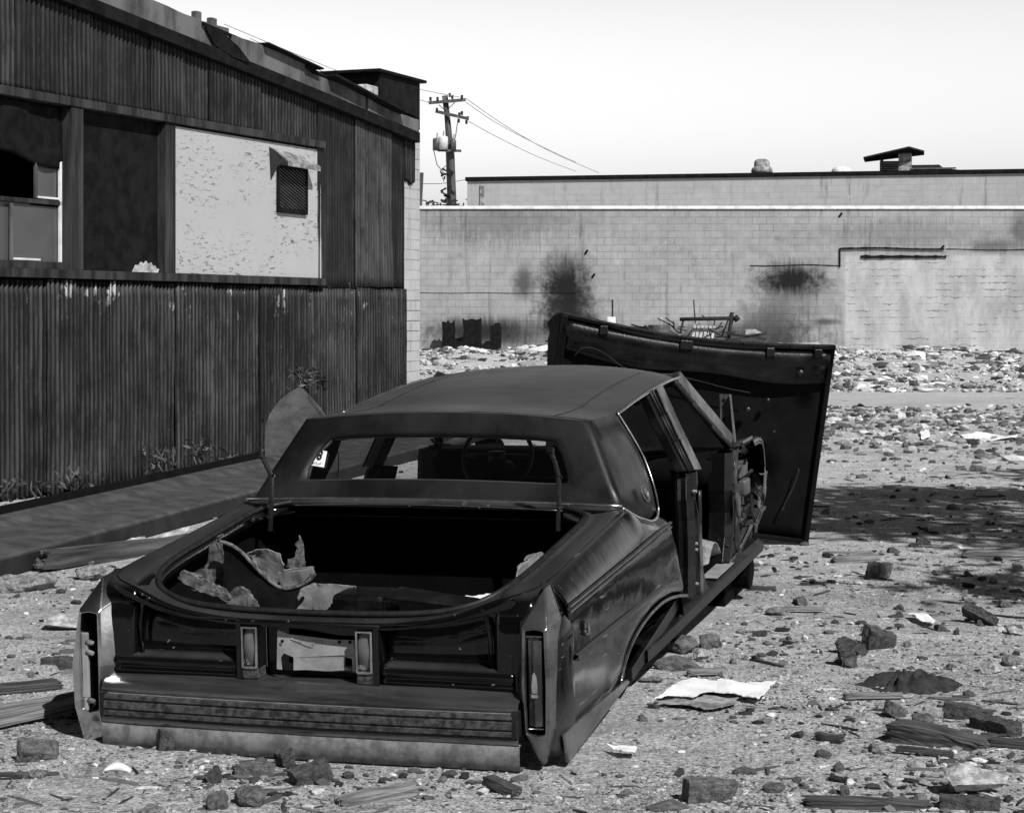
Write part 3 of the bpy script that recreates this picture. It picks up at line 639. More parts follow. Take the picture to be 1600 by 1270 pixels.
# trunk tub
g = MB()
T = lambda x, y, z: (x, y, z)
for s in (-1, 1):
    g.add([(s*.80, .08, .10), (s*.80, 1.5, .10), (s*.80, 1.5, .66), (s*.80, .08, .56)], [(0, 1, 2, 3)])
g.add([(-.80, .08, .10), (.80, .08, .10), (.80, 1.5, .10), (-.80, 1.5, .10)], [(0, 1, 2, 3)])
g.add([(-.85, 1.5, .10), (.85, 1.5, .10), (.85, 1.5, .72), (-.85, 1.5, .72)], [(0, 1, 2, 3)])
g.add([(-.80, .08, .10), (.80, .08, .10), (.80, .08, .48), (-.80, .08, .48)], [(0, 1, 2, 3)])
g.add([(-.80, .04, .47), (.80, .04, .47), (.80, .08, .48), (-.80, .08, .48)], [(0, 1, 2, 3)])
g.obj('trunk_tub', 'dark', car, solid=.004)
# rear panel, per side between the plate pod and the fender column
pan = [(.000, .492), (.035, .470), (.052, .42), (.056, .36), (.045, .342), (.010, .335), (-.012, .326), (-.018, .312), (-.012, .300), (-.010, .292), (-.016, .283), (-.014, .268)]
for s in (-1, 1):
    rws = []
    for k in range(21):
        x = lerp(.285, .80, k/20); rise = .115*max(0, (x-.45)/.35)**1.6
        e = max(0, (x-.70)/.1); row = []
        for j, (y, z) in enumerate(pan): row.append((s*x, y+(-.01 if j < 1 else 0), z+(rise if j == 0 else rise*.75 if j == 1 else rise*.3 if j == 2 else 0)))
        rws.append(row)
    rp = MB().grid(rws).obj('rear_panel', 'paint', car, smooth=True, solid=.004)
    # fender column
    rws = []
    for z, x0, x1, y0 in ((.262, .715, .86, -.01), (.30, .715, .86, -.012), (.40, .715, .86, -.012), (.50, .712, .862, -.005), (.56, .71, .865, .01), (.60, .72, .866, .04), (.622, .74, .868, .10), (.628, .76, .87, .18)):
        rws.append([(s*x0, .09 if z < .6 else .2, z-.0), (s*(x0+.002), y0+.03, z), (s*(x0+.012), y0+.008, z), (s*(x0+.03), y0, z), (s*(x0+.05), y0+.004, z), (s*(x0+.07), y0+.0, z), (s*(x1-.01), y0, z), (s*x1, y0+.02, z)])
    MB().grid(rws).obj('fender_end', 'paint', car, smooth=True, sub=1)
    g = MB(); g.tube([(s*.700, .02, .34), (s*.702, .012, .45), (s*.69, .010, .53), (s*.655, .03, .56)], .009, 6); g.tube([(s*.70, .02, .34), (s*.712, -.005, .29)], .008, 6)
    g.obj('panel_bead', 'paint', rp, smooth=True)
# plate pod
pod = MB(); X0, X1, Z0, Z1 = -.285, .285, .262, .487
pod.box((X0, .06, Z0), (X1, .07, Z1)).box((X0, -.03, Z0), (X0+.02, .06, Z1)).box((X1-.02, -.03, Z0), (X1, .06, Z1)).box((X0+.02, -.03, Z1-.012), (X1-.02, .06, Z1)).box((X0+.02, -.03, Z0), (X1-.02, .06, Z0+.008))
podo = pod.obj('plate_recess', 'paint', car, bevel=.005)
gls = NG('ribbed_lamp_glass'); xx, yy2, zz2 = gls.sep()
gls.bump(gls.ma('SINE', gls.ma('MULTIPLY', xx, 1300)), .22, .002); M['lampglass'] = gls.fin(gls.mix(gls.noise(9, 4), .09, .18), .22, .25, .5, .6)
for x0 in (-.262, .196):
    x1 = x0+.066
    b = MB(); b.box((x0, -.036, .312), (x0+.008, .05, .468)).box((x1-.008, -.036, .312), (x1, .05, .468)).box((x0+.008, -.036, .460), (x1-.008, .05, .468)).box((x0+.008, -.036, .312), (x1-.008, .05, .320)).box((x0, .051, .30), (x1, .055, .47))
    lo = b.obj('reverse_light', 'chrome', car, bevel=.002)
    rws = []
    for k in range(9):
        a = k/8; rws.append([(lerp(x0+.009, x1-.009, a), -.028+.018*(1-math.sin(math.pi*t)) - .006*math.sin(math.pi*a), lerp(.321, .459, t)) for t in [j/10 for j in range(11)]])
    MB().grid(rws).obj('lens', 'lampglass', lo, smooth=True)
    MB().box((x0, -.030, .270), (x1, .04, .310)).obj('lamp_base', 'strip', lo, bevel=.004)
# plate bracket (slightly bent stamped metal)
def bkt(u, v): 
    p = cr(u, v, y=.0); return p
outl = [(433, 984), (452, 991), (487, 996), (520, 1001), (550, 1001), (552, 1024), (552, 1051), (548, 1051), (547, 1031), (536, 1028), (535, 1044), (548, 1048), (508, 1050), (478, 1047), (458, 1047), (458, 1027), (443, 1020), (438, 1028), (440, 1046), (432, 1045)]
P3 = [bkt(*q) for q in outl]; P3 = [Vector((p.x, .012+.010*math.sin(p.x*14), p.z)) for p in P3]
g = MB(); g.slab(P3, (0, .004, 0)); bk = g.obj('plate_bracket', 'plate', car)
g = MB()
for a, b in (((454, 997), (486, 1012)), ((486, 1012), (489, 1000)), ((501, 1001), (503, 1012)), ((503, 1012), (520, 1007)), ((469, 1026), (484, 1019)), ((505, 1018), (519, 1029))):
    A = bkt(*a); B = bkt(*b); MB().bar((A.x, .011+.010*math.sin(A.x*14), A.z), (B.x, .011+.010*math.sin(B.x*14), B.z), .004, .005).obj('pressed_rib', 'stoneg', bk)

g = MB()
for a in ((442, 1001), (545, 1004), (528, 1004)):
    A = bkt(*a); g.add([(A.x+.007*math.cos(k*math.pi/5), .0035+.010*math.sin(A.x*14)-.0, A.z+.007*math.sin(k*math.pi/5)) for k in range(10)], [tuple(range(10))])
g.obj('bolt_hole', 'soot', bk)
# bumper: chrome bar, rubber strip, lower valance
def sweep(prof, x0, x1, name, m, par, n=30, dx=None, smooth=True, bev=0, nzs=0):
    rws = []
    for k in range(n+1):
        x = lerp(x0, x1, k/n); bow = .022*((x/.82)**2)
        rws.append([(x, y+bow+nzs*nz(x, z, 2, 6), z+nzs*.6*nz(x, y, 5, 4)) for y, z in prof])
    return MB().grid(rws).obj(name, m, par, smooth=smooth, bevel=bev)
sweep([(-.096, .207), (-.104, .206), (-.104, .202), (-.096, .201)], -.815, .815, 'bumper_trim_line', 'trim', car, 40, smooth=False)
bar = sweep([(.05, .268), (-.025, .270), (-.040, .264), (-.052, .252), (-.070, .246), (-.090, .238), (-.100, .225), (-.102, .212), (-.096, .205), (-.096, .118), (-.104, .112), (-.104, .098), (-.095, .086), (-.075, .078), (-.05, .076)], -.828, .828, 'bumper', 'dullchrome', car, 40, nzs=.003)
sweep([(-.097, .202), (-.116, .199), (-.118, .186), (-.110, .183), (-.110, .178), (-.119, .175), (-.120, .150), (-.111, .147), (-.111, .143), (-.119, .140), (-.118, .124), (-.097, .121)], -.81, .81, 'bumper_strip', 'strip', bar, 40, smooth=False, nzs=.001)
sweep([(-.080, .090), (-.099, .085), (-.100, .04), (-.097, -.002), (-.03, -.006)], -.83, .83, 'valance', 'dirtychrome', car, 60, nzs=.006)
for s in (-.818, .818): MB().box((s-.012, -.095, .118), (s+.012, -.03, .21)).obj('strip_end', 'rubber', bar, bevel=.004)
# tail-lamp housings
def housing(s):
    tip = .632
    rear = [(.893, tip, .075), (.934, .508, -.045), (.944, .30, -.060), (.934, .125, -.055), (.897, .004, -.020), (.846, .125, -.055), (.836, .30, -.060), (.838, .508, -.045)]
    if s < 0: rear = [(.883, .622, .060), (.934, .508, -.045), (.962, .30, -.060), (.960, .14, -.055), (.938, .002, -.030), (.842, .010, -.030), (.836, .30, -.060), (.842, .508, -.045)]
    slot = [(.886, .502, -.056), (.920, .496, -.056), (.927, .30, -.066), (.921, .130, -.062), (.886, .118, -.062), (.852, .130, -.062), (.848, .30, -.066), (.853, .496, -.056)]
    base = [(.893, tip+.002, .14), (.948, .52, .09), (.945, .3, .02), (.938, .10, .02), (.90, .004, .03), (.82, .10, .0), (.80, .3, .0), (.81, .52, .02)]
    if s < 0: base = [(.88, .632, .14), (.948, .52, .09), (.965, .3, .08), (.965, .14, .08), (.945, .002, .06), (.80, .004, .03), (.765, .3, .03), (.79, .56, .07)]
    R = lambda L: [(s*x, y, z) for x, z, y in L]
    g = MB(); g.grid([R(base), R(rear), R(slot), [(p[0], .02, p[2]) for p in R(slot)]], True)
    o = g.obj('tail_light', 'chrome' if s < 0 else 'dullchrome', car, bevel=.008, seg=3, ang=20, smooth=True)
    b = MB(); b.add([(p[0], .015, p[2]) for p in R(slot)], [tuple(range(8))]); b.obj('lamp_bucket', 'dark', o)
    if s > 0:
        rws = [[(x, y, z) for x in ()] for _ in ()]
        sec = [(.857, -.030), (.860, -.046), (.872, -.050), (.885, -.058), (.887, -.058), (.899, -.050), (.912, -.046), (.916, -.030)]
        L = [[(x, y, z) for x, y in sec] for z in (.148, .155, .30, .46, .475)]
        L[0] = [(x, -.02, z) for x, y, z in L[0]]; L[-1] = [(x, -.02, z) for x, y, z in L[-1]]
        ln = NG('red_lens'); n = ln.noise(7, 5, .6); ln.fin(ln.mix(ln.rng(n, .4, .7), .008, .05), ln.mix(n, .1, .35), 0, .6, .5); M['lens'] = ln.m
        le_ = MB().grid(L).obj('lens', 'lens', o, smooth=False, bevel=.002)
        g = MB(); c = Vector((.886, -.062, .305))
        g.slab([c+Vector((a, 0, b)) for a, b in ((0, .050), (.008, .035), (.012, -.005), (.010, -.030), (-.010, -.030), (-.012, -.005), (-.008, .035))], (0, .006, 0)); g.slab([c+Vector((a, -.003, b)) for a, b in ((.013, -.030), (.013, -.045), (-.013, -.045), (-.013, -.030))], (0, .009, 0)); g.obj('lens_crest', 'trim', le_, bevel=.002)
        g = MB(); g.tube([(.858, -.05, .478), (.914, -.05, .478)], .0025, 5); g.tube([(.858, -.05, .147), (.914, -.05, .147)], .0025, 5); g.obj('lens_edge', 'trim', le_)
    else:
        g = MB(); g.box((-.925, -.048, .17), (-.900, -.030, .42)).box((-.92, -.05, .10), (-.905, -.035, .17)); g.obj('lamp_carrier', 'plate', o, bevel=.004)
        for z in (.385, .345, .16):
            MB().tube([(-.905, -.04, z), (-.876, -.045, z-.004)], [.012, .008], 10).obj('bulb_socket', 'stoneg', o, smooth=True)
        MB().tube([(-.88, -.04, .15), (-.885, -.045, .12), (-.87, -.03, .115)], .006, 6).obj('bulb_wire', 'rubber', o, smooth=True)
for s in (1, -1): housing(s)
# trunk hinge arms
for P, s in (([(405, 705), (411, 716), (424, 743), (424, 785), (422, 830)], -1), ([(860, 705), (866, 718), (873, 745), (873, 790), (872, 830)], 1)):
    A = [cr(u, v, y=1.20) for u, v in P]; g = MB()
    for a, b in zip(A, A[1:]): g.bar(a, b, .016, .026, up=(0, 1, 0))
    h = g.obj('trunk_hinge', 'rubber', car, bevel=.004)
    g = MB(); g.tube([A[0]+Vector((-.014, 0, 0)), A[0]+Vector((.014, 0, 0))], .017, 10); g.obj('hinge_eye', 'innerpaint', h); g = MB(); g.tube([A[2]+Vector((-.014, 0, 0)), A[2]+Vector((.014, 0, 0))], .007, 8); g.obj('hinge_pin', 'innerpaint', h)
# ---- vinyl top: roof cap, sail panels and rear window frame
etop = [(1.58, 1.085), (1.75, 1.072), (2.1, 1.072), (2.4, 1.098), (2.8, 1.122), (3.2, 1.134), (3.45, 1.134)]     # side edge height over the doors
def roofpt(y, f):               # f -1..1 across
    hw = .675 if y < 3 else .675+.01*(y-3)
    e = curve(etop, y) if y > 1.9 else lerp(1.083, curve(etop, 1.9), max(0, (y-1.58)/.32))
    crown = lerp(.034, .060, min(1, max(0, (y-1.58)/1.0)))*(1-abs(f)**2.4)
    fr = .030*max(0, (y-3.3)/.35)**2
    yy_ = y+(.02*(1-f*f) if y < 1.6 else 0)+(.16*(1-f*f)*max(0, (y-3.0)/.6))
    return (hw*f, yy_, e+crown-fr+(.006*nz(f*.7, y, 3, 2.6)*(1-f**8) if y > 1.65 else 0))
FS = [-1, -.985, -.95, -.88, -.78, -.62, -.42, -.2, 0, .2, .42, .62, .78, .88, .95, .985, 1]
g = MB(); g.grid([[roofpt(y, f) for f in FS] for y in [1.615, 1.66, 1.75, 1.9, 2.1, 2.3, 2.5, 2.7, 2.9, 3.1, 3.25, 3.38, 3.48]])
# rear frame around the glass
NR = 12
def rc(pts): return pts
otop = [roofpt(1.58, lerp(-1, 1, k/NR)) for k in range(NR+1)]
def rearpt(x, z):  # point on the back face
    c_ = max(0, 1-(x/.80)**2); return (x, 1.376+(z-.73)*.578+.012*c_, z)
obot = [rearpt(lerp(.866, -.866, k/NR), .735+.012*(1-(2*k/NR-1)**2)) for k in range(NR+1)]
osideR = [rearpt(lerp(.675, .866, k/4)+.0, lerp(1.083, .735, k/4)) for k in range(1, 4)]; osideL = [(-p[0], p[1], p[2]) for p in osideR[::-1]]
itop = [rearpt(lerp(-.545, .545, k/NR), 1.008+.014*(1-(2*k/NR-1)**2)) for k in range(NR+1)]
ibot = [rearpt(lerp(.628, -.628, k/NR), .822+.012*(1-(2*k/NR-1)**2)) for k in range(NR+1)]
isR = [rearpt(lerp(.552, .634, k/4), lerp(1.000, .830, k/4)) for k in range(1, 4)]; isL = [(-p[0], p[1], p[2]) for p in isR[::-1]]
# round the glass corners a little
itop[0] = rearpt(-.535, 1.004); itop[-1] = rearpt(.535, 1.004); ibot[0] = rearpt(.618, .826); ibot[-1] = rearpt(-.618, .826)
OUT = otop+osideR+obot+osideL; INN = itop+isR+ibot+isL
def off(L, d, gr=0): 
    return [(p[0]*(1+gr), p[1]+d*.866, p[2]-d*.5+gr*(p[2]-.91)*2) for p in L]
mid1 = [tuple(Vector(a).lerp(Vector(b), .25)) for a, b in zip(OUT, INN)]; mid2 = [tuple(Vector(a).lerp(Vector(b), .85)) for a, b in zip(OUT, INN)]
EX = [Vector(roofpt(1.615, lerp(-1, 1, k/NR))) for k in range(NR+1)]
def sailA(k): return Vector(((.675, 1.58, 1.083), (.725, 1.529, .995), (.773, 1.478, .907), (.820, 1.427, .819), (.866, 1.376, .735))[k])
def sailB(k): return Vector(((.675, 2.06, 1.071), (.722, 2.14, .955), (.770, 2.17, .850), (.822, 2.13, .730), (.868, 2.02, .630))[k])
def sailpt(j, t):
    p = sailA(j).lerp(sailB(j), t); p.x += .022*math.sin(math.pi*t)*(j/4)
    if j == 4: p.z -= .045*math.sin(math.pi*min(1, t*1.05))
    return p
TS = .07
sd = [sailpt(j, TS) for j in (1, 2, 3)]
EX += sd+[Vector(p) for p in obot]+[Vector((-p.x, p.y, p.z)) for p in sd[::-1]]
EX[NR+4] = sailpt(4, TS); EX[NR+4+NR] = Vector((-EX[NR+4].x, EX[NR+4].y, EX[NR+4].z))
AA = [Vector(p) for p in OUT]; II = [a.lerp(Vector(b), .20) for a, b in zip(AA, INN)]
arcs = [[tuple(e_*(1-t)**2+a*2*t*(1-t)+i_*t*t) for e_, a, i_ in zip(EX, AA, II)] for t in (0, .2, .4, .6, .8, 1)]
g.grid(arcs+[off(mid2, -.002), INN, off(INN, .010, -.010), off(INN, .028, -.012)], True)
# sail panels
for s in (1, -1):
    A = [(.675, 1.58, 1.083), (.725, 1.529, .995), (.773, 1.478, .907), (.820, 1.427, .819), (.866, 1.376, .735)]
    B = [(.675, 2.06, 1.071), (.722, 2.14, .955), (.770, 2.17, .850), (.822, 2.13, .730), (.868, 2.02, .630)]
    rws = []
    for j, (a, b) in enumerate(zip(A, B)):
        a = Vector(a); b = Vector(b); row = []
        for k in range(9):
            p = sailpt(j, lerp(TS, 1, k/8))
            row.append((s*p.x, p.y, p.z))
        rws.append(row)
    ysx = [1.58]+[lerp(1.58, 2.06, k/8) for k in range(1, 9)]
    g.grid(rws)
    # roof edge strip down to first sail row so the shell closes
vr = g.obj('vinyl_roof', 'vinyl', car, smooth=True, solid=.010)
for s in (-1, 1): MB().tube([tuple(Vector(roofpt(1.62+k*.15, s*(.74-.0*k)))+Vector((0, 0, -.001))) for k in range(13)], .0035, 6).obj('roof_seam', 'vinyl', vr, smooth=True)
# glass
gm = NG('rear_glass'); tr = gm.n('ShaderNodeBsdfTransparent'); tr.inputs[0].default_value = (.60, .60, .60, 1); gs = gm.n('ShaderNodeBsdfGlossy'); gs.inputs['Roughness'].default_value = .03; gs.inputs['Color'].default_value = (1, 1, 1, 1)
fr = gm.n('ShaderNodeFresnel'); fr.inputs[0].default_value = 1.45; mx = gm.n('ShaderNodeMixShader'); gm.l(fr.outputs[0], mx.inputs[0]); gm.l(tr.outputs[0], mx.inputs[1]); gm.l(gs.outputs[0], mx.inputs[2]); gm.l(mx.outputs[0], gm.out.inputs[0]); M['glass'] = gm.m
gp = off(INN, .020, -.011); cen = Vector((0, 0, 0))
for p in gp: cen += Vector(p)
cen /= len(gp); n_ = len(gp)
g = MB(); g.add(gp+[tuple(cen)], [(i, (i+1) % n_, n_) for i in range(n_)]); gla = g.obj('rear_window', 'glass', car)
MB().tube([tuple(p) for p in off(INN, .016, -.012)]+[off(INN, .016, -.012)[0]], .006, 6).obj('window_gasket', 'rubber', gla, smooth=True)
# windshield grease-pencil sticker with the number 8
def onrear(u, v, d):
    o = CI @ (Vector((0, 0, H))-CT); dr = CI @ Vector(((u-800)/F, 1, -(v-CY)/F)); nrm = Vector((0, .866, -.5)); p0 = Vector(rearpt(0, .91))+nrm*d+Vector((0, -.01, 0))
    return o+dr*((p0-o).dot(nrm)/dr.dot(nrm))
q = [onrear(*c, .010) for c in ((491, 702), (511, 705), (506, 730), (487, 727))]
g = MB(); g.slab(q, (0, .002, 0)); stk = g.obj('number_sticker', 'paper', car)
fc = bpy.data.curves.new('t', 'FONT'); fc.body = '8'; fc.size = .062; fc.align_x = 'CENTER'; fc.offset = .0022; fc.extrude = .0005
to = bpy.data.objects.new('t', fc); COL.objects.link(to); bpy.context.view_layer.update()
me = bpy.data.meshes.new_from_object(to.evaluated_get(bpy.context.evaluated_depsgraph_get())); bpy.data.objects.remove(to)
ex = ((q[1]-q[0])+(q[2]-q[3])).normalized(); eu = ((q[0]-q[3])+(q[1]-q[2])).normalized(); ez = ex.cross(eu).normalized(); eu = ez.cross(ex)
ctr = (q[0]+q[1]+q[2]+q[3])/4
me.transform(Matrix(((ex.x*.8, eu.x, ez.x, 0), (ex.y*.8, eu.y, ez.y, 0), (ex.z*.8, eu.z, ez.z, 0), (0, 0, 0, 1)))); me.transform(Matrix.Translation(ctr-eu*.006+ez*.003))
me.materials.append(M['rubber']); n8 = link(bpy.data.objects.new('numeral', me), stk)
g = MB(); rr = random.Random(2)
for k in range(7):
    b = ctr-eu*.026+ex*(-.022+k*.0072)+ez*.002
    for m_ in range(2): a = b+eu*rr.uniform(-.007, .007); g.bar(a, b+ex*rr.uniform(-.003, .003)+eu*rr.uniform(-.007, .009), .0016, .0016)
g.obj('small_print', 'rubber', stk)
# chrome drip rail around the side glass
for s in (1, -1):
    B = [(.675, 2.06, 1.071), (.722, 2.14, .955), (.770, 2.17, .850), (.822, 2.13, .730), (.868, 2.02, .630)]
    top = [(.684, y, curve(etop, y)-.002) for y in (3.45, 3.2, 2.9, 2.6, 2.35, 2.15)]
    MB().tube([mir(p, s) for p in spline(top+[(.68, 2.07, 1.068)], 3)], .007, 6).obj('drip_rail', 'trim', vr, smooth=True)
    MB().tube([mir((p[0]+.010, p[1]+.006, p[2]), s) for p in spline(B, 5)], .005, 6).obj('window_trim', 'trim', vr, smooth=True)
    bot = [(.868, 1.376, .733), (.895, 1.50, .680), (.902, 1.62, .650), (.905, 1.75, .622), (.900, 1.88, .618), (.876, 2.02, .628)]
    MB().tube([mir(p, s) for p in spline(bot, 4)], .007, 6).obj('vinyl_trim', 'trim', vr, smooth=True)
    MB().add([(s*.80, 1.376, .60), (s*.80, 1.9, .55), (s*.80, 1.9, .66), (s*.80, 1.376, .72)], [(0, 1, 2, 3)]).obj('sail_backing', 'dark', car, solid=.004)
emblem((.872, 1.76, .745), .042, vr, ax=(0, 1, 0), up=(-.35, -.0, .93), out=(.93, 0, .35))
# ---- side structure
for s in (1, -1):
    g = MB(); P = [(.678, 2.68, 1.117), (.72, 2.74, .99), (.78, 2.76, .86), (.85, 2.76, .72)]
    Q = [(.688, 2.95, 1.127), (.735, 2.98, 1.0), (.80, 2.98, .86), (.878, 2.97, .70)]
    for a, b, c, d in zip(P, P[1:], Q, Q[1:]): g.slab([mir(a, s), mir(b, s), mir(d, s), mir(c, s)], (-s*.05, 0, -.01))
    bp = g.obj('door_pillar', 'innerpaint', car, bevel=.006)
    g = MB()
    for a, b, c, d in zip(P, P[1:], Q, Q[1:]):
        A, B_, C_, D_ = [Vector(mir(k, s)) for k in (a, b, c, d)]; o_ = Vector((s*.006, 0, .002))
        g.slab([A.lerp(C_, .58)+o_, B_.lerp(D_, .52)+o_, D_+o_, C_+o_], (s*.008, 0, .003)); 
    g.obj('pillar_cover', 'pillar', bp, bevel=.003)
    g = MB()
    for a, b, c, d in zip(P, P[1:], Q, Q[1:]):
        A, B_, C_, D_ = [Vector(mir(k, s)) for k in (a, b, c, d)]; o_ = Vector((s*.010, 0, 0))
        g.tube([A.lerp(C_, .12)+o_, B_.lerp(D_, .12)+o_], .008, 6)
        g.tube([A.lerp(C_, .30)+o_, B_.lerp(D_, .30)+o_], .006, 6)
    g.obj('weatherstrip', 'rubber', bp, smooth=True)
    # lower door post, with hinge holes and folds
    rws = []
    for z, ya, yb, xo in ((.70, 2.80, 2.97, .872), (.64, 2.76, 2.95, .880), (.58, 2.72, 2.84, .888), (.48, 2.72, 2.90, .892), (.40, 2.70, 2.86, .897), (.25, 2.68, 2.90, .90), (.12, 2.64, 3.0, .905), (.06, 2.58, 3.1, .91)):
        rws.append([(s*(xo-.09), ya+.02, z), (s*(xo-.07), ya, z), (s*(xo-.06), ya+.02, z), (s*(xo-.03), ya+.01, z), (s*xo, ya+.05, z), (s*(xo-.025), lerp(ya, yb, .4), z), (s*(xo+.004), lerp(ya, yb, .6), z), (s*xo, yb-.03, z), (s*(xo-.05), yb, z), (s*(xo-.14), yb-.02, z)])
    lp = MB().grid(rws).obj('lower_post', 'innerpaint', car, smooth=False, solid=.004, bevel=.006)
    for z in (.62, .36, .33, .16):
        MB().tube([(s*.885, 2.765, z), (s*.905, 2.765, z)], .008, 8).obj('post_bolt', 'plate', lp)
    # rear door jamb running down behind the quarter panel
    rws = []
    for z, y in cut[:5]: rws.append([(s*(.948-.010*(y-1.2)), y-.0, z), (s*.925, y+.035, z), (s*.88, y+.045, z), (s*.80, y+.09, z)])
    MB().grid(rws).obj('door_jamb', 'innerpaint', car, smooth=True, solid=.003)
    # rocker sill
    g = MB()
    rws = []
    for y in [1.55+k*.2 for k in range(17)]:
        e = .006*nz(y, s, 0, 3); yb_ = min(y, 4.55)
        rws.append([(s*.76, yb_, .03), (s*.76, yb_, .11), (s*.85, yb_, .115+e), (s*.895, yb_, .105+e), (s*.925, yb_, .085), (s*.925, yb_, .035+e), (s*.88, yb_, .015), (s*.76, yb_, .012)])
    g.grid(rws, True); g.obj('rocker_sill', 'innerpaint', car, bevel=.004)
    sc = MB().box((s*.84 if s > 0 else -.925, 3.15, .118), (.925*s if s > 0 else -.84, 3.62, .124)); sc.obj('sill_plate', 'plate', car, bevel=.002)
    # frame rail showing in the wheel arch, inner wheelhouse
    MB().bar((s*.90, 1.30, .035), (s*.90, 2.25, .165), .03, .06).obj('frame_rail', 'innerpaint', car, bevel=.006)
    rws = []
    for a in range(9): t_ = math.pi*a/8; yy_ = 1.60-.70*math.cos(t_); z_ = .02+.30*math.sin(t_); rws.append([(s*.90, yy_, z_), (s*.60, yy_, z_)])
    g = MB().grid(rws); g.add([(s*.60, 1.60-.70*math.cos(math.pi*a/8), .02+.30*math.sin(math.pi*a/8)) for a in range(9)], [tuple(range(9))]); g.obj('wheel_house', 'dark', car, solid=.004)
    # windshield pillar
    A = [(.684, 3.36, 1.130), (.735, 3.56, 1.00), (.80, 3.75, .86), (.865, 3.93, .72)]; g = MB()
    for a, b in zip(A, A[1:]): 
        a, b = Vector(mir(a, s)), Vector(mir(b, s)); dn = Vector((0, .11, .035)); g.slab([a, b, b+dn, a+dn], (-s*.045, 0, -.01))
    ap = g.obj('windshield_pillar', 'pillar', car, bevel=.006)
    g = MB(); 
    for a, b in zip(A, A[1:]): a, b = Vector(mir(a, s)), Vector(mir(b, s)); g.tube([a+Vector((-s*.01, -.02, -.01)), b+Vector((-s*.01, -.02, -.01))], .014, 6)
    g.obj('weatherstrip', 'rubber', ap, smooth=True)
    # hinge post
    rws = []
    for z, ya, yb in ((.70, 3.72, 4.02), (.62, 3.70, 3.98), (.50, 3.68, 3.95), (.38, 3.70, 3.98), (.25, 3.66, 4.0), (.13, 3.58, 4.05), (.09, 3.45, 4.1)):
        rws.append([(s*.78, ya, z), (s*.87, ya-.01, z), (s*.905, ya+.03, z), (s*.89, lerp(ya, yb, .4), z), (s*.905, lerp(ya, yb, .7), z), (s*.89, yb, z), (s*.80, yb, z)])
    hp = MB().grid(rws).obj('hinge_post', 'innerpaint', car, solid=.004, bevel=.005)
    for z in (.52, .47, .22): MB().tube([(s*.895, 3.80, z), (s*.915, 3.80, z)], .011, 8).obj('post_bolt', 'plate', hp)
    # inner front fender with bent flange
    fl = [(4.02, .70), (4.35, .695), (4.72, .685), (4.86, .62), (4.90, .50), (4.82, .38), (4.60, .28), (4.25, .19), (3.95, .12), (3.6, .09)]
    P = spline([(s*(.90+.02*nz(y, z, 1, 5)), y+.03*nz(y, z, s, 6), z+.02*nz(y, z, 9, 7)) for y, z in fl], 4); rws = [[(p.x-s*.16, p.y, p.z-.02), (p.x-s*.02, p.y, p.z), (p.x, p.y, p.z), (p.x+s*.004, p.y-.05, p.z-.03 if p.y > 4.4 else p.z+.03)] for p in P]
    fe = MB().grid(rws).obj('inner_fender', 'paint', car, smooth=True, solid=.004)
    MB().tube([(p.x+s*.004, p.y-.05, p.z-.03 if p.y > 4.4 else p.z+.03) for p in P], .004, 6).obj('fender_flange', 'pillar', fe, smooth=True)
    MB().slab([(s*.74, 4.0, .12), (s*.74, 4.85, .35), (s*.74, 4.85, .62), (s*.74, 4.0, .69)], (s*.004, 0, 0)).obj('fender_web', 'dark', fe)
# cowl, dash, firewall, floor, seat frame
MB().slab([(-.86, 3.95, .70), (.86, 3.95, .70), (.86, 4.25, .66), (-.86, 4.25, .66)], (0, 0, -.02)).obj('cowl', 'innerpaint', car, bevel=.006)
MB().slab([(-.84, 4.22, .08), (.84, 4.22, .08), (.84, 4.22, .66), (-.84, 4.22, .66)], (0, .01, 0)).obj('firewall', 'dark', car)
MB().slab([(-.84, 1.5, .085), (.84, 1.5, .085), (.84, 4.3, .085), (-.84, 4.3, .085)], (0, 0, -.02)).obj('floor_pan', 'dark', car)
g = MB(); rws = []
for x in [-.80+k*.1 for k in range(17)]: rws.append([(x, 3.98, .70), (x, 3.80, .69), (x, 3.70, .655), (x, 3.69, .54), (x, 3.82, .48), (x, 3.98, .46)])
g.grid(rws); g.obj('dashboard', 'dark', car, smooth=True, solid=.01)
g = MB(); c = Vector((-.33, 3.42, .70)); R_ = .195
ring_ = [c+Vector((math.cos(a)*R_, -.35*math.sin(a)*R_*-1, math.sin(a)*R_*.93)) for a in [2*math.pi*k/32 for k in range(33)]]
g.tube(ring_, .012, 8, False)
for a in (0, math.pi): g.bar(c+Vector((math.cos(a)*.04, 0, 0)), c+Vector((math.cos(a)*R_, 0, 0)), .02, .03)
g.lathe(c-Vector((0, .01, 0)), [(0, -.03), (.05, -.03), (.05, .03), (0, .03)], 12); g.tube([c, c+Vector((0, .4, -.14))], .03, 8)
g.obj('steering_wheel', 'rubber', car, smooth=True)
g = MB(); g.box((-.72, 1.42, .655), (.72, 1.95, .665)); g.obj('package_shelf', 'dark', car)
g = MB()
for z in (.30, .42, .55): g.tube([(-.62, 1.98, z), (.62, 1.98, z)], .012, 6)
for x in (-.6, -.2, .2, .6): g.tube([(x, 1.98, .10), (x, 1.98, .58)], .012, 6)
g.obj('seat_frame', 'innerpaint', car, smooth=True)
# front bench: broken-off seat shell
g = MB(); g.slab([(-.1, 3.0, .09), (.62, 3.0, .09), (.62, 2.86, .66), (-.1, 2.86, .66)], (0, .10, 0)); g.slab([(-.1, 3.1, .1), (.62, 3.1, .1), (.62, 3.5, .14), (-.1, 3.5, .14)], (0, 0, .12)); g.obj('front_seat', 'dark', car, bevel=.02)
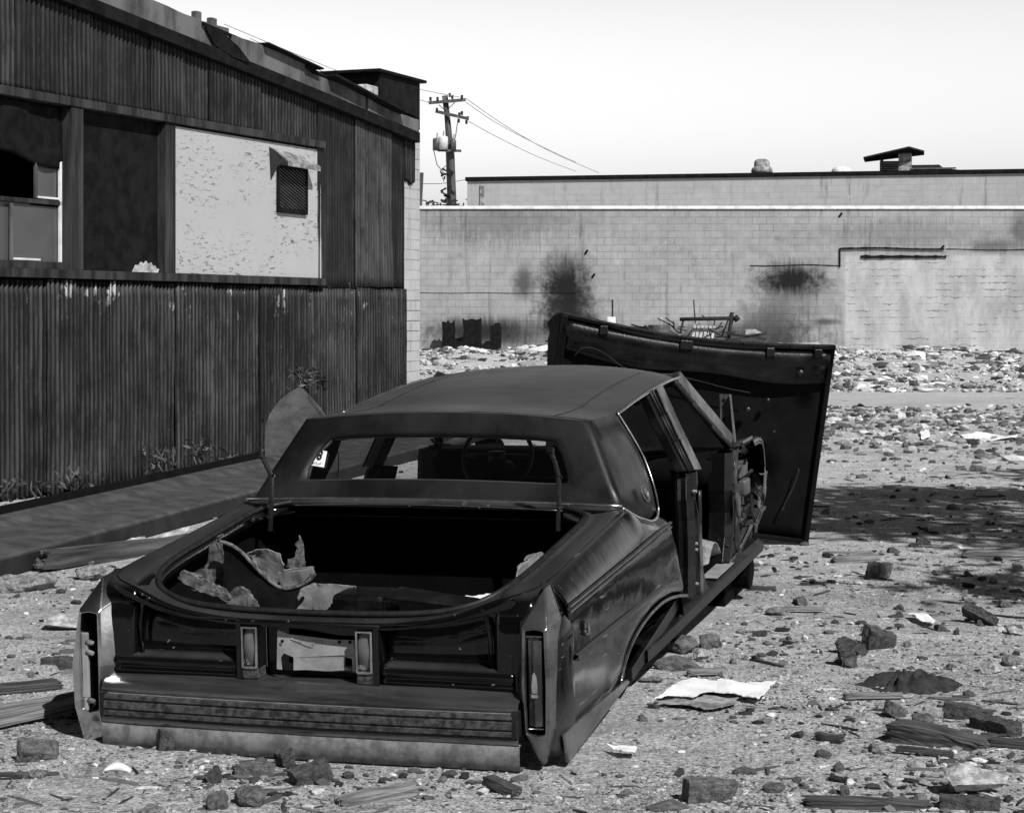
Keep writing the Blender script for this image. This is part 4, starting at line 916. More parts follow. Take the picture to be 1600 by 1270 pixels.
# headliner bar + rear header
g = MB(); g.box((-.66, 2.6, 1.06), (.66, 2.66, 1.075)); g.tube([(.30, 2.3, .88), (.62, 2.35, .88)], .012, 6); g.obj('roof_bow', 'dark', car)
# windshield header
g = MB(); g.bar((-.67, 3.50, 1.125), (.67, 3.50, 1.125), .06, .04); g.obj('windshield_header', 'innerpaint', car, bevel=.006)
# wiring, heater box and hinge bracket at the cowl
a = cr(1131, 616, x=.80); b = cr(1136, 692, x=.80)
g = MB(); y0 = 4.25; A = cr(1124, 616, y=y0); B = cr(1141, 616, y=y0); C_ = cr(1149, 690, y=y0); D_ = cr(1126, 690, y=y0)
g.slab([A, B, C_, D_], (0, .01, 0)); g.slab([B, C_, C_+Vector((0, -.06, 0)), B+Vector((0, -.04, 0))], (.006, 0, 0)); br = g.obj('fender_bracket', 'metal', car, bevel=.002)
g = MB()
for v_ in (625, 655, 663): p = cr(1131, v_, y=y0-.004); g.add([(p.x+.008*math.cos(k*math.pi/4), p.y, p.z+.010*math.sin(k*math.pi/4)) for k in range(8)], [tuple(range(8))])
g.obj('bracket_hole', 'soot', br)
g = MB(); g.box((.72, 4.02, .52), (.90, 4.24, .60)).box((.80, 4.05, .42), (.92, 4.20, .51)); g.obj('hinge_housing', 'metal', car, bevel=.012)
rr = random.Random(4)
for k in range(9):
    p = Vector((rr.uniform(.78, .92), rr.uniform(3.95, 4.5), rr.uniform(.25, .6))); pts = [p]
    for j in range(4): p = p+Vector((rr.uniform(-.04, .04), rr.uniform(-.08, .10), rr.uniform(-.12, .03))); pts.append(p)
    MB().tube(spline(pts, 4), .006+.004*rr.random(), 6).obj('hanging_wire', 'metal' if k % 3 == 0 else 'rubber', car, smooth=True)
g = MB(); g.box((.60, 4.30, .16), (.86, 4.60, .32)); g.obj('heater_box', 'innerpaint', car, bevel=.02)
# pale curled insulation on the front floor by the sill
rws = []
for k in range(9):
    t_ = k/8; rws.append([(.74+.12*t2, 3.25+.35*t_, .13+.16*math.sin(math.pi*t_)*(1-t2*.5)+.05*t2) for t2 in (0, .33, .66, 1)])
MB().grid(rws).obj('torn_floor_mat', 'stoneg', car, smooth=True, solid=.006)
# chassis stub under the front that keeps the nose up
MB().box((-.55, 4.0, -.12), (-.40, 5.0, .05)).obj('chassis_stub', 'dark', car, bevel=.01)
MB().box((.62, 4.0, -.20), (.80, 4.9, .04)).obj('chassis_stub', 'dark', car, bevel=.01)
MB().tube([(.78, 4.30, -.05), (.90, 4.30, -.06)], .09, 12).obj('hub_stub', 'dark', car, bevel=.01)
# ------------------------------------------------------------------ things lying in the trunk (resting there, each its own object)
def thing_sheet(name, lab, cat, pts, m, thick=.006, bend=.0, seed=0, group=None, world=True):
    """pts: list of car-space points (polygon); filled, subdivided, bent, thickened"""
    P = [Vector(p) for p in pts]; c = sum(P, Vector())/len(P)
    bm = bmesh.new(); vs = [bm.verts.new(p-c) for p in P]; bm.faces.new(vs)
    bmesh.ops.triangulate(bm, faces=bm.faces)
    bmesh.ops.subdivide_edges(bm, edges=bm.edges, cuts=5, use_grid_fill=True); bmesh.ops.triangulate(bm, faces=bm.faces)
    bm.normal_update(); nn = Vector()
    for f in bm.faces: nn += f.normal*f.calc_area()
    nn.normalize()
    for v in bm.verts: v.co += nn*bend*nz(v.co.x, v.co.y, v.co.z+seed, 6)+nn*bend*.25*nz(v.co.x, v.co.z, seed, 20)
    for v in bm.verts:
        if v.is_boundary: v.co += Vector((nz(v.co.x, v.co.z, seed, 55), nz(v.co.y, v.co.x, seed+3, 55)*.5, nz(v.co.z, v.co.y, seed+6, 55)*.6))*.012
    me = bpy.data.meshes.new(name); bm.to_mesh(me); bm.free(); me.materials.append(M[m])
    o = bpy.data.objects.new(name, me); COL.objects.link(o)
    x = o.modifiers.new('solid', 'SOLIDIFY'); x.thickness = thick; x.offset = 0
    tag(o, lab, cat, group); return o, c
def in_car(o, c):
    o.rotation_mode = 'QUATERNION'; o.rotation_quaternion = CM.to_quaternion(); o.location = CT+CM @ c
def C(pl, **k):
    return [cr(u, v, **k) for u, v in pl]
in_car(*thing_sheet('torn_board', 'upright torn fibre board at the left end of the open trunk', 'fibre board', C([(330, 853), (338, 846), (348, 847), (350, 870), (351, 895), (349, 922), (335, 912), (318, 905), (300, 894), (322, 886), (328, 870)], y=.42), 'carpet', .008, .02, 1))
in_car(*thing_sheet('dark_liner', 'dark trunk liner board with a curved pale edge leaning in the trunk', 'liner board', C([(349, 850), (366, 856), (382, 868), (398, 886), (412, 900), (430, 914), (450, 919), (468, 914), (466, 950), (400, 952), (355, 935), (349, 900)], y=.36), 'black', .006, .01, 2))
e = spline([cr(u, v, y=.355) for u, v in ((344, 846), (352, 848), (366, 854), (382, 867), (398, 885), (412, 899), (430, 914), (448, 920), (468, 915), (484, 906), (492, 896))], 4)
o = MB().tube([p-e[0] for p in e], .008, 8).obj('foam_edging', 'carpet', smooth=True); tag(o, 'rough curled edging strip sweeping down across the trunk liner', 'edging strip'); in_car(o, e[0])
in_car(*thing_sheet('paper_scrap', 'pale bent sheet behind the curled edging in the trunk', 'sheet', C([(384, 864), (400, 858), (420, 856), (438, 862), (446, 880), (442, 900), (432, 912), (415, 900), (398, 882)], y=.50), 'board', .005, .03, 3))
in_car(*thing_sheet('paper_scrap', 'pale pointed scrap lying on the lower end of the curled edging', 'sheet', C([(432, 896), (446, 890), (470, 888), (492, 884), (490, 896), (476, 908), (450, 917), (438, 914)], y=.44), 'board', .005, .02, 4))
in_car(*thing_sheet('board_splinter', 'narrow upright fibre board splinter standing in the trunk', 'board splinter', C([(450, 874), (462, 870), (463, 848), (469, 837), (473, 845), (476, 886), (458, 890), (449, 886)], y=.55), 'carpet', .008, .01, 5))
in_car(*thing_sheet('torn_board', 'ragged fibre board strip lying along the left rear trunk corner', 'fibre board', C([(279, 902), (287, 890), (300, 896), (322, 906), (340, 916), (352, 922), (358, 934), (352, 940), (330, 930), (300, 918)], y=.20), 'carpet', .012, .03, 6))
in_car(*thing_sheet('torn_board', 'rounded fibre board flap at the trunk lip below the liner', 'fibre board', C([(352, 938), (358, 928), (366, 918), (376, 915), (388, 922), (398, 936), (408, 950), (362, 950)], y=.22), 'carpet', .010, .03, 7))
in_car(*thing_sheet('metal_sheet', 'dull folded metal sheet behind the black box in the trunk', 'metal sheet', C([(463, 952), (465, 922), (488, 912), (492, 914), (530, 912), (558, 914), (562, 926), (530, 934), (510, 952)], y=.42), 'board', .004, .02, 8))
t = empty('storage_box', (0, 0, 0), 'glossy black moulded box lying open near the rear trunk lip', 'box'); t.rotation_mode = 'QUATERNION'; t.rotation_quaternion = CM.to_quaternion(); bc = cr(565, 945, y=.30); t.location = CT+CM @ bc
MB().box((-.11, -.04, -.10), (.10, .16, .045)).obj('box_body', 'innerpaint', t, bevel=.02, seg=3)
g = MB(); g.slab([(.10, -.02, .03), (.40, -.02, .008), (.44, .12, .012), (.10, .16, .04)], (0, 0, .008)); g.slab([(.10, -.02, -.06), (.42, -.02, -.05), (.42, -.02, -.03), (.10, -.02, -.04)], (0, .01, 0)); g.obj('box_lid', 'innerpaint', t, bevel=.003)
in_car(*thing_sheet('paper_scrap', 'white paper sheet lying at the right rear of the trunk floor', 'sheet', [cr(u, v, z=.44) for u, v in ((720, 934), (750, 930), (779, 926), (776, 936), (752, 944), (724, 944))], 'paper', .003, .01, 9))
in_car(*thing_sheet('paper_scrap', 'pale sheet tucked against the right inner wall of the trunk', 'sheet', C([(806, 905), (812, 884), (838, 866), (842, 872)], x=.70), 'board', .004, .01, 10))
in_car(*thing_sheet('paper_scrap', 'small pale flap above the tucked sheet at the right trunk wall', 'sheet', C([(818, 876), (822, 869), (845, 862), (850, 866), (838, 874)], x=.69), 'board', .004, .01, 11))

# ------------------------------------------------------------------ car hood standing on edge beyond the car
HY = 13.7; P0 = Vector((2.10, HY, 0.0))
hood = empty('car_hood', P0, 'large black car hood standing on its edge behind the car, underside showing', 'car hood')
U = Vector((-1, .03, .122)).normalized(); Vv = Vector((.112, -.16, 1)).normalized(); Nn = U.cross(Vv).normalized()
if Nn.y > 0: Nn = -Nn
HW, HH = 1.93, 1.43
hood.rotation_mode = 'QUATERNION'
hm = Matrix((U, -Nn, Vv)).transposed()            # local x = along width (to the left), y = away from viewer, z = up the panel
# re-orthogonalise
xx_ = U; yy_ = (-Nn); zz_ = Vv
def hp(x, z, y=0): return xx_*x+yy_*y+zz_*(z-.065*max(0, z)/HH*math.sin(math.pi*max(0, min(1, x/HW))))
rows = []
for j in range(13):
    z = HH*j/12
    rows.append([hp(HW*k/20+ (0.0), z, .05-.05*abs(2*k/20-1)**3) for k in range(21)])
MB().grid(rows).obj('outer_skin', 'soot', hood, smooth=True, solid=.004)
def rib(pts, w_, d, m='innerpaint', name='inner_rib'):
    g = MB()
    for (a, b), (c, e_) in zip(pts, pts[1:]): g.bar(hp(a, b, -.01), hp(c, e_, -.01), w_, d, up=tuple(-yy_))
    return g.obj(name, m, hood, bevel=.006)
rib([(.02, 0), (.02, HH)], .035, .05, 'soot'); rib([(HW-.03, 0), (HW-.03, HH)], .05, .06); rib([(HW*k/12, HH+.004*nz(k, 3)) for k in range(13)], .03, .05, 'innerpaint'); rib([(0, .02), (HW, .02)], .03, .04, 'soot')
rws = []
for k in range(31):
    x = lerp(.03, HW-.04, k/30); h = .19+.05*math.sin(k*.35)*.4
    rws.append([hp(x, HH-.03, -.02), hp(x, HH-.05, -.05), hp(x, HH-.12, -.052), hp(x, HH-.15, -.03), hp(x, HH-h-.02, -.02), hp(x, HH-h-.06, -.035), hp(x, HH-h-.07, .0)])
MB().grid(rws).obj('inner_frame', 'innerpaint', hood, smooth=True, solid=.003)
P = [(.55, 1.10), (.72, 1.12), (.9, 1.15), (1.1, 1.17), (1.3, 1.16), (1.45, 1.17), (1.55, 1.22), (1.65, 1.26), (1.75, 1.25), (1.80, 1.18)]
MB().tube(spline([hp(a, b-.02, -.045) for a, b in P], 5), .004, 6).obj('hood_wire', 'steeldark', hood, smooth=True)
for x in (.12, .45, 1.02, 1.05, 1.62): 
    MB().box((-.03, -.02, -.045), (.03, .02, .02)).obj('frame_tab', 'innerpaint', hood, bevel=.008).location = hp(x, HH-.03, -.045)
for x, z, r in ((.42, 1.03, .02), (.35, .80, .018), (.55, .95, .025), (1.78, 1.33, .04), (.10, 1.28, .05), (.22, 1.24, .03)):
    g = MB(); g.lathe((0, 0, 0), [(r, 0), (r*.8, -.02), (0, -.02)], 12); o = g.obj('latch_boss', 'innerpaint', hood, smooth=True); o.location = hp(x, z, -.03); o.rotation_euler.x = -math.pi/2
MB().tube(spline([hp(a, b, -.03) for a, b in ((.14, .55), (.16, .42), (.20, .30), (.22, .22))], 4), .006, 6).obj('hood_wire', 'steeldark', hood, smooth=True)
# bent left corner flange
g = MB(); g.grid([[hp(HW-.02, HH+.02, 0), hp(HW-.02, HH-.2, 0), hp(HW-.02, .6, 0)], [hp(HW+.05, HH-.03, .05), hp(HW+.07, HH-.2, .06), hp(HW+.02, .6, .04)], [hp(HW+.09, HH-.10, .15), hp(HW+.04, HH-.22, .14), hp(HW, .6, .1)]]); g.obj('bent_flange', 'innerpaint', hood, solid=.004)
# ------------------------------------------------------------------ steel girder along the shed
gb = Vector((-3.155, 11.9, 0)); gd = Vector((.218, 1, 0)).normalized(); gn = Vector((gd.y, -gd.x, 0))
gird = empty('steel_girder', gb, 'long rusted steel trough girder lying beside the shed wall', 'girder')
prof = [(0, 0), (.0, .115), (-.02, .13), (-.56, .165), (-.60, .17), (-.66, .20), (-.78, .215)]
rws = []
for k in range(61):
    t_ = lerp(-2.2, 16, k/60); rws.append([gd*t_+gn*(a+.004*nz(t_, b, 0, .8))+Vector((0, 0, b+.01)) for a, b in prof])
MB().grid(rws).obj('web_plate', 'steel', gird, solid=.012, soff=-1)
g = MB(); g.bar(gd*-2.2+gn*-.80+Vector((0, 0, .235)), gd*16+gn*-.80+Vector((0, 0, .245)), .03, .09); g.bar(gd*-2.2+gn*-.86+Vector((0, 0, .135)), gd*16+gn*-.86+Vector((0, 0, .135)), .06, .25); g.obj('flange_shadow_bar', 'soot', gird, bevel=.004)  # black bar along the back edge paints in the dark shadow gap
g = MB(); g.bar(gd*-2.2+gn*.004+Vector((0, 0, .06)), gd*16+gn*.004+Vector((0, 0, .06)), .012, .11); g.obj('lower_flange', 'steeldark', gird, bevel=.003)
# rounded sheet leaning on the shed beyond the girder
Yp = 18.6; pl_ = [(414, 712), (413, 690), (414, 668), (420, 648), (436, 626), (452, 613), (468, 604), (478, 612), (500, 636), (520, 665), (530, 712)]
P = [at(u, v, Yp+(712-v)*.004) for u, v in pl_]; P = [Vector((p.x, p.y, p.z)) for p in P]; P = [Vector((at(414, 712, Yp).x, Yp, 0))]+P+[Vector((P[-1].x, Yp, 0))]
g = MB(); g.slab(P, (0, .02, 0)); o = g.obj('leaning_panel', 'steel', bevel=.004); tag(o, 'rounded grey sheet panel leaning on the shed wall behind the car', 'panel')
# ------------------------------------------------------------------ plants
def leafy(name, loc, R3, n, lab, cat, sz=.06, seed=0, group=None, stems=3):
    rr = random.Random(seed); t = empty(name, loc, lab, cat, group); g = MB()
    for k in range(n):
        p = Vector((rr.gauss(0, R3[0]*.45), rr.gauss(0, R3[1]*.45), R3[2]*(.15+.85*rr.random()**.8))); a = Vector((rr.gauss(0, 1), rr.gauss(0, 1), rr.gauss(0, .7))).normalized()*sz*rr.uniform(.6, 1.3); b = a.cross(Vector((rr.gauss(0, 1), rr.gauss(0, 1), rr.gauss(0, 1)))).normalized()*sz*.4
        g.add([p-a, p+b, p+a, p-b], [(0, 1, 2, 3)])
    g.obj('leaves', 'leaf', t); s_ = MB()
    for k in range(stems): s_.tube([(rr.gauss(0, .02), rr.gauss(0, .02), 0), (rr.gauss(0, R3[0]*.3), rr.gauss(0, R3[1]*.3), R3[2]*.5), (rr.gauss(0, R3[0]*.5), rr.gauss(0, R3[1]*.5), R3[2]*.95)], [.012, .008, .004], 5)
    s_.obj('stems', 'bark', t, smooth=True); return t
p = at(478, 600, 20.4)+Vector((0, 0, 0))
ivy = leafy('ivy_plant', (p.x, p.y, p.z-.15), (.22, .12, .32), 90, 'ivy tuft growing up the shed wall above the rounded panel', 'ivy', .05, 1)
MB().tube([(0, 0, .1), (.02, .1, -.4), (0, .12, -.75)], .012, 5).obj('stems', 'bark', ivy)
for i, (u, Y, h, n, lb) in enumerate(((12, 16.0, .22, 50, 'dry weed tuft at the shed foot in the far left'), (60, 16.3, .18, 40, 'low weed tuft under the left window at the shed foot'), (122, 16.9, .28, 60, 'leafy weed tuft at the shed foot beside the girder top'),
        (260, 17.8, .42, 90, 'bushy weed growing between shed wall and girder'), (312, 18.4, .45, 90, 'tall weed with dark stalks between shed wall and girder'), (355, 19.0, .22, 50, 'small pale weed tuft just left of the rounded panel'))):
    x = -4.43+.4077*(Y-16.7)+.20; x = (u-800)/F*Y
    leafy('weed', (x, Y, .08), (.22, .12, h*.8), n//2, lb, 'weed', .045, 20+i, 'weeds along the shed foot')

# ------------------------------------------------------------------ rubble and litter
def rock_mesh(name, seed, m, flat=.6, cuts=7):
    rr = random.Random(seed); bm = bmesh.new(); bmesh.ops.create_icosphere(bm, subdivisions=4, radius=.5)
    for v in bm.verts: v.co *= 1+.25*nz(v.co.x, v.co.y, v.co.z+seed*3.1, 1.6)
    for k in range(cuts):
        d = Vector((rr.gauss(0, 1), rr.gauss(0, 1), rr.gauss(0, 1))).normalized(); h = rr.uniform(.24, .42)
        for v in bm.verts:
            e = v.co.dot(d)
            if e > h: v.co -= d*(e-h)
    for v in bm.verts: v.co += v.co.normalized()*(.05*nz(v.co.x, v.co.y, v.co.z+seed, 5)+.035*abs(nz(v.co.x, v.co.y, v.co.z+seed, 12))); v.co.z *= flat
    me = bpy.data.meshes.new(name); bm.to_mesh(me); bm.free(); me.materials.append(M[m]); return me
def brick_mesh(name, seed, m, chip=.25):
    rr = random.Random(seed); bm = bmesh.new(); bmesh.ops.create_cube(bm, size=1); bmesh.ops.subdivide_edges(bm, edges=bm.edges, cuts=11, use_grid_fill=True)
    for v in bm.verts: v.co.x *= 1.0; v.co.y *= .5; v.co.z *= .32
    for k in range(4):
        d = Vector((rr.choice((-1, 1))*rr.uniform(.3, 1), rr.choice((-1, 1))*rr.uniform(.3, 1), rr.choice((-1, 1))*rr.uniform(.3, 1))).normalized()
        h = (abs(d.x)*.5+abs(d.y)*.25+abs(d.z)*.16)*rr.uniform(1-chip, .97)
        for v in bm.verts:
            e = v.co.dot(d)
            if e > h: v.co -= d*(e-h)
    for v in bm.verts: v.co += Vector((nz(v.co.x, v.co.y, v.co.z+seed, 5), nz(v.co.y, v.co.z, v.co.x+seed, 5), nz(v.co.z, v.co.x, v.co.y+seed, 5)))*.03; v.co += Vector((nz(v.co.x, v.co.y, v.co.z+seed, 14), nz(v.co.y, v.co.z, v.co.x+seed, 14), nz(v.co.z, v.co.x, v.co.y+seed, 14)))*.022
    me = bpy.data.meshes.new(name); bm.to_mesh(me); bm.free(); me.materials.append(M[m]); return me
def plank_mesh(name, seed, m):
    rr = random.Random(seed); bm = bmesh.new(); bmesh.ops.create_cube(bm, size=1); bmesh.ops.subdivide_edges(bm, edges=[e for e in bm.edges], cuts=9, use_grid_fill=True)
    for v in bm.verts:
        x = v.co.x
        if abs(x) > .33: v.co.x += (abs(x)-.33)*.5*nz(v.co.y*1.5, v.co.z*.6, seed, 6)*(1 if x > 0 else -1)
        v.co.y *= (1+.15*nz(x, seed, 0, 3)); v.co.y += .25*nz(x, seed, 4, 1.3)+.04*nz(x, v.co.z*2, seed, 9); v.co.z += .5*nz(x, seed, 8, 1.2)
    me = bpy.data.meshes.new(name); bm.to_mesh(me); bm.free(); me.materials.append(M[m]); return me
RK = {}
for k in range(4):
    RK['rs%d' % k] = rock_mesh('stone', 10+k, 'stone'); RK['rg%d' % k] = rock_mesh('stone', 20+k, 'stoneg'); RK['rd%d' % k] = rock_mesh('stone', 60+k, 'brickm', .75, 9)
    RK['bd%d' % k] = brick_mesh('brick', 30+k, 'brickd'); RK['bm%d' % k] = brick_mesh('brick', 40+k, 'brickm', .45)
    RK['pl%d' % k] = plank_mesh('plank', 50+k, 'timber'); RK['pd%d' % k] = plank_mesh('plank', 55+k, 'timberdark')
RK['beam'] = brick_mesh('beam', 71, 'timberdark', .12)
def put(name, key, u, v, size, lab, cat, rot=(0, 0, 0), group=None, dz=0):
    """u, v: photo pixel of the contact point; size in metres (x, y, z)"""
    p = gnd(u, v); o = bpy.data.objects.new(name, RK[key]); COL.objects.link(o)
    if key[0] in 'rb' and key != 'beam' and not group: size = tuple(k*.88 for k in size); dz -= .008          # settled a little into the dirt
    o.scale = size; o.rotation_euler = [math.radians(a) for a in rot]
    o.location = (p.x, p.y, gz(p.x, p.y)+dz); tag(o, lab, cat, group); return o
B_ = 'broken brick'
items = [
 ('brick', 'bd0', 274, 1168, (.15, .19, .30), 'square brick chunk standing against the bumper valance', B_, (4, 3, 20), .045),
 ('brick', 'bm1', 62, 1185, (.20, .20, .22), 'tilted brick half in the lower left before the bumper', B_, (28, 12, 40), .03),
 ('stone', 'rd0', 38, 1214, (.075, .06, .07), 'small dark stone beneath the tilted brick half at lower left', 'stone', (0, 0, 10), .015),
 ('brick', 'bm2', 396, 1210, (.17, .15, .20), 'mid-grey brick half below the pale stone in front of the bumper', B_, (0, 6, 8), .025),
 ('stone', 'rs0', 400, 1173, (.075, .06, .11), 'pale pointed stone directly in front of the bumper valance', 'stone', (20, 10, 30), .025),
 ('brick', 'bd3', 446, 1195, (.10, .10, .20), 'upright small brick piece between pale stone and dark brick', B_, (12, 70, 60), .03),
 ('brick', 'bd1', 485, 1221, (.16, .17, .24), 'dark cracked brick, rightmost of the pile in front of the bumper', B_, (10, -12, 30), .03),
 ('stone', 'rd1', 388, 1257, (.15, .12, .15), 'rounded dark chunk at the bottom edge left of centre', 'stone', (0, 0, 50), .03),
 ('stone', 'rd2', 342, 1262, (.09, .09, .14), 'pointed dark chunk touching the rounded one at bottom edge', 'stone', (0, 30, 0), .025),
 ('stone', 'rg0', 238, 1266, (.12, .09, .08), 'low grey stone cut by the bottom edge at left', 'stone', (0, 0, 80), .01),
 ('plank', 'pl0', 590, 1252, (.27, .055, .045), 'pale split wood stick in the bottom centre foreground', 'stick', (0, -6, 22), .02),
 ('plank', 'pd0', 22, 1082, (.38, .11, .03), 'dark short board at the left edge beside the tail light', 'board', (0, 0, 30), .02),
 ('plank', 'pl1', 35, 1130, (.75, .10, .035), 'long grey splintered board at the left edge behind the tilted brick', 'board', (0, -4, 42), .03),
 ('plank', 'pl2', 45, 1120, (.55, .03, .02), 'thin stick lying along the long grey board at left', 'stick', (0, 0, 48), .05),
 ('stone', 'rs1', 72, 1122, (.07, .035, .03), 'small white chip in the shadow left of the car', 'stone', (0, 0, 20), .02),
 ('stone', 'rs2', 97, 982, (.30, .28, .16), 'big pale flat stone left of the tail light', 'stone', (0, 0, 10), .04),
 ('stone', 'rg2', 22, 922, (.30, .26, .34), 'grey block at the left edge near the girder end', 'stone', (0, 0, 30), .05),
 ('stone', 'rg1', 52, 920, (.34, .24, .28), 'pale flat block right of the grey block by the girder', 'stone', (0, 0, 60), .04),
 ('stone', 'rg3', 143, 905, (.26, .20, .17), 'grey stone lying under the debris beam near the fender', 'stone', (0, 0, 15), .05),
 ('plank', 'beam', 190, 872, (1.6, .24, .34), 'charred beam lying beside the girder next to the fender', 'board', (0, 2, 62), .05),
 ('brick', 'bd2', 95, 1045, (.20, .14, .22), 'dark brick right of the small white rubble by the tail light', B_, (0, 0, 0), .03),
 ('stone', 'rs3', 75, 1052, (.14, .12, .12), 'white rubble lump beside a dark brick left of the car', 'stone', (0, 0, 80), .02),
 ('brick', 'bd1', 1372, 1012, (.19, .20, .32), 'dark brick lifted on one corner in the right-hand brick cluster', B_, (20, 18, 25), .05),
 ('brick', 'bd2', 1330, 1022, (.17, .13, .20), 'slanting brick against the lifted one in the right cluster', B_, (35, 10, -50), .04),
 ('brick', 'bd0', 1324, 1040, (.12, .12, .26), 'upright dark brick nearest in the right-hand brick cluster', B_, (5, 80, 10), .05),
 ('brick', 'bd3', 1532, 975, (.22, .12, .24), 'dark brick tilted on its corner near the right edge', B_, (40, 20, -40), .05),
 ('brick', 'bm0', 1374, 902, (.18, .13, .30), 'squared brick standing alone in the right middle ground', B_, (0, 4, 8), .06),
 ('plank', 'pl3', 1337, 878, (.30, .09, .04), 'short pale board above the lone squared brick', 'board', (0, 0, 10), .02),
 ('plank', 'pl0', 1365, 1093, (.24, .035, .022), 'pale lath lying under the black cloth', 'lath', (0, 0, 4), .02),
 ('brick', 'bd2', 1512, 1122, (.22, .15, .20), 'dark brick below the cloth heap at right', B_, (0, 10, -20), .03),
 ('brick', 'bd1', 1555, 1142, (.24, .15, .20), 'long dark brick slanting at the right below the cloth', B_, (8, 0, -55), .03),
 ('plank', 'pd2', 1465, 1162, (.36, .12, .07), 'thick charred board at right above the white rock', 'board', (0, 3, -32), .03),
 ('plank', 'pd3', 1445, 1180, (.20, .025, .02), 'thin dark splinter below the thick charred board', 'splinter', (0, 0, -20), .015),
 ('plank', 'pd0', 1560, 1165, (.30, .04, .03), 'narrow dark stick beside the charred board at right edge', 'stick', (0, 0, -25), .02),
 ('stone', 'rs2', 1514, 1240, (.30, .17, .20), 'big white rock in the bottom right corner', 'rock', (0, -8, 12), .06),
 ('brick', 'bd0', 1515, 1262, (.22, .14, .18), 'dark brick wedged in front of the big white rock', B_, (0, 0, -12), .02),
 ('stone', 'rd3', 1309, 1203, (.055, .055, .085), 'small round dark stone in the open dirt at right', 'stone', (0, 0, 0), .02),
 ('stone', 'rd0', 1320, 1240, (.055, .05, .07), 'small dark stone nearest below the round one', 'stone', (0, 0, 60), .02),
 ('stone', 'rd1', 1207, 1236, (.12, .07, .08), 'low dark stone right of the large brick chunk at bottom', 'stone', (0, 0, 30), .015),
 ('brick', 'bm3', 1110, 1250, (.20, .17, .26), 'large broken brick chunk at the bottom right of the car', B_, (6, 4, 14), .04),
 ('stone', 'rd2', 1165, 1208, (.10, .05, .06), 'flat dark chip behind the large brick chunk', 'stone', (0, 0, -10), .015),
 ('plank', 'pd1', 1296, 1160, (.11, .03, .025), 'short dark stick alone in the dirt right of the car', 'stick', (0, 0, -40), .015),
 ('plank', 'pd2', 1355, 1262, (.40, .05, .035), 'long dark stick along the bottom edge at right', 'stick', (0, 0, -6), .02),
 ('plank', 'pd3', 785, 1240, (.14, .045, .03), 'small charred wood piece at the bottom centre', 'stick', (0, 5, -45), .02),
 ('stone', 'rs1', 920, 1252, (.10, .06, .05), 'small white stone at the bottom centre right', 'stone', (0, 0, 0), .01),
 ('stone', 'rd3', 1040, 1262, (.20, .10, .09), 'dark slab at the bottom edge beside the large brick chunk', 'stone', (0, 0, 10), .01),
 ('stone', 'rd1', 1065, 1020, (.20, .15, .20), 'dark chunk at the heap by the wheel arch', 'stone', (0, 0, 0), .04),
 ('stone', 'rs3', 1095, 1030, (.14, .09, .12), 'white lump in the heap by the wheel arch', 'stone', (0, 0, 30), .03),
 ('stone', 'rd2', 1060, 1046, (.24, .13, .14), 'flat dark slab at the near side of the wheel arch heap', 'stone', (0, 0, -10), .03),
 ('stone', 'rs0', 1133, 1062, (.07, .06, .11), 'white pointed stone just behind the large white sheet', 'stone', (0, 25, 20), .02),
 ('stone', 'rd0', 1110, 1010, (.24, .16, .16), 'dark rounded stone at the far side of the wheel arch heap', 'stone', (0, 0, 70), .03),
 ('stone', 'rg1', 1017, 1065, (.12, .08, .06), 'light flat stone beside the car, just before the arch heap', 'stone', (0, 0, 0), .015),
 ('plank', 'pl2', 1105, 1056, (.18, .035, .025), 'thin pale lath at the near edge of the arch heap', 'lath', (0, 0, 12), .02),
 ('stone', 'rs1', 1510, 935, (.16, .09, .05), 'flat white slab in the right middle ground', 'stone', (0, 0, 10), .01),
 ('stone', 'rs2', 1585, 990, (.14, .12, .12), 'white stone cut by the right edge beside the tilted brick', 'stone', (0, 0, 10), .02),
 ('stone', 'rs3', 1548, 1050, (.15, .13, .14), 'pale folded lump to the right of the cloth', 'stone', (0, 0, 50), .02),
 ('stone', 'rg2', 1580, 1038, (.12, .10, .16), 'grey stone by the pale lump near the right edge', 'stone', (0, 0, 50), .03),
 ('stone', 'rg0', 1218, 960, (.18, .12, .10), 'grey flat stone in the dirt beyond the arch heap', 'stone', (0, 0, 0), .02),
 ('plank', 'pd0', 1190, 924, (.16, .03, .03), 'thin dark stick beyond the sill of the car', 'stick', (0, 0, -15), .015),
 ('plank', 'pl1', 1250, 957, (.26, .03, .02), 'thin grey stick beside the grey flat stone', 'stick', (0, 0, 4), .02),
 ('plank', 'pl3', 1575, 872, (.55, .14, .06), 'pale board at the right edge beyond the bricks', 'board', (0, 0, -8), .03),
 ('stone', 'rd3', 1288, 1157, (.04, .04, .04), 'tiny dark pebble beside the short dark stick', 'pebble', (0, 0, 0), .01),
 ('brick', 'bm1', 1400, 1118, (.12, .12, .18), 'small brick corner in front of the cloth heap', B_, (0, 30, 20), .03),
 ('stone', 'rs0', 1460, 1122, (.14, .09, .08), 'white crumpled chip below the cloth heap', 'stone', (0, 0, -20), .02),
 ('stone', 'rd1', 1440, 1130, (.13, .10, .12), 'dark lump beside the white crumpled chip', 'stone', (0, 0, 30), .02),
]
for name, key, u, v, size, lab, cat, rot, dz in items: put(name, key, u, v, size, lab, cat, rot, None, dz)
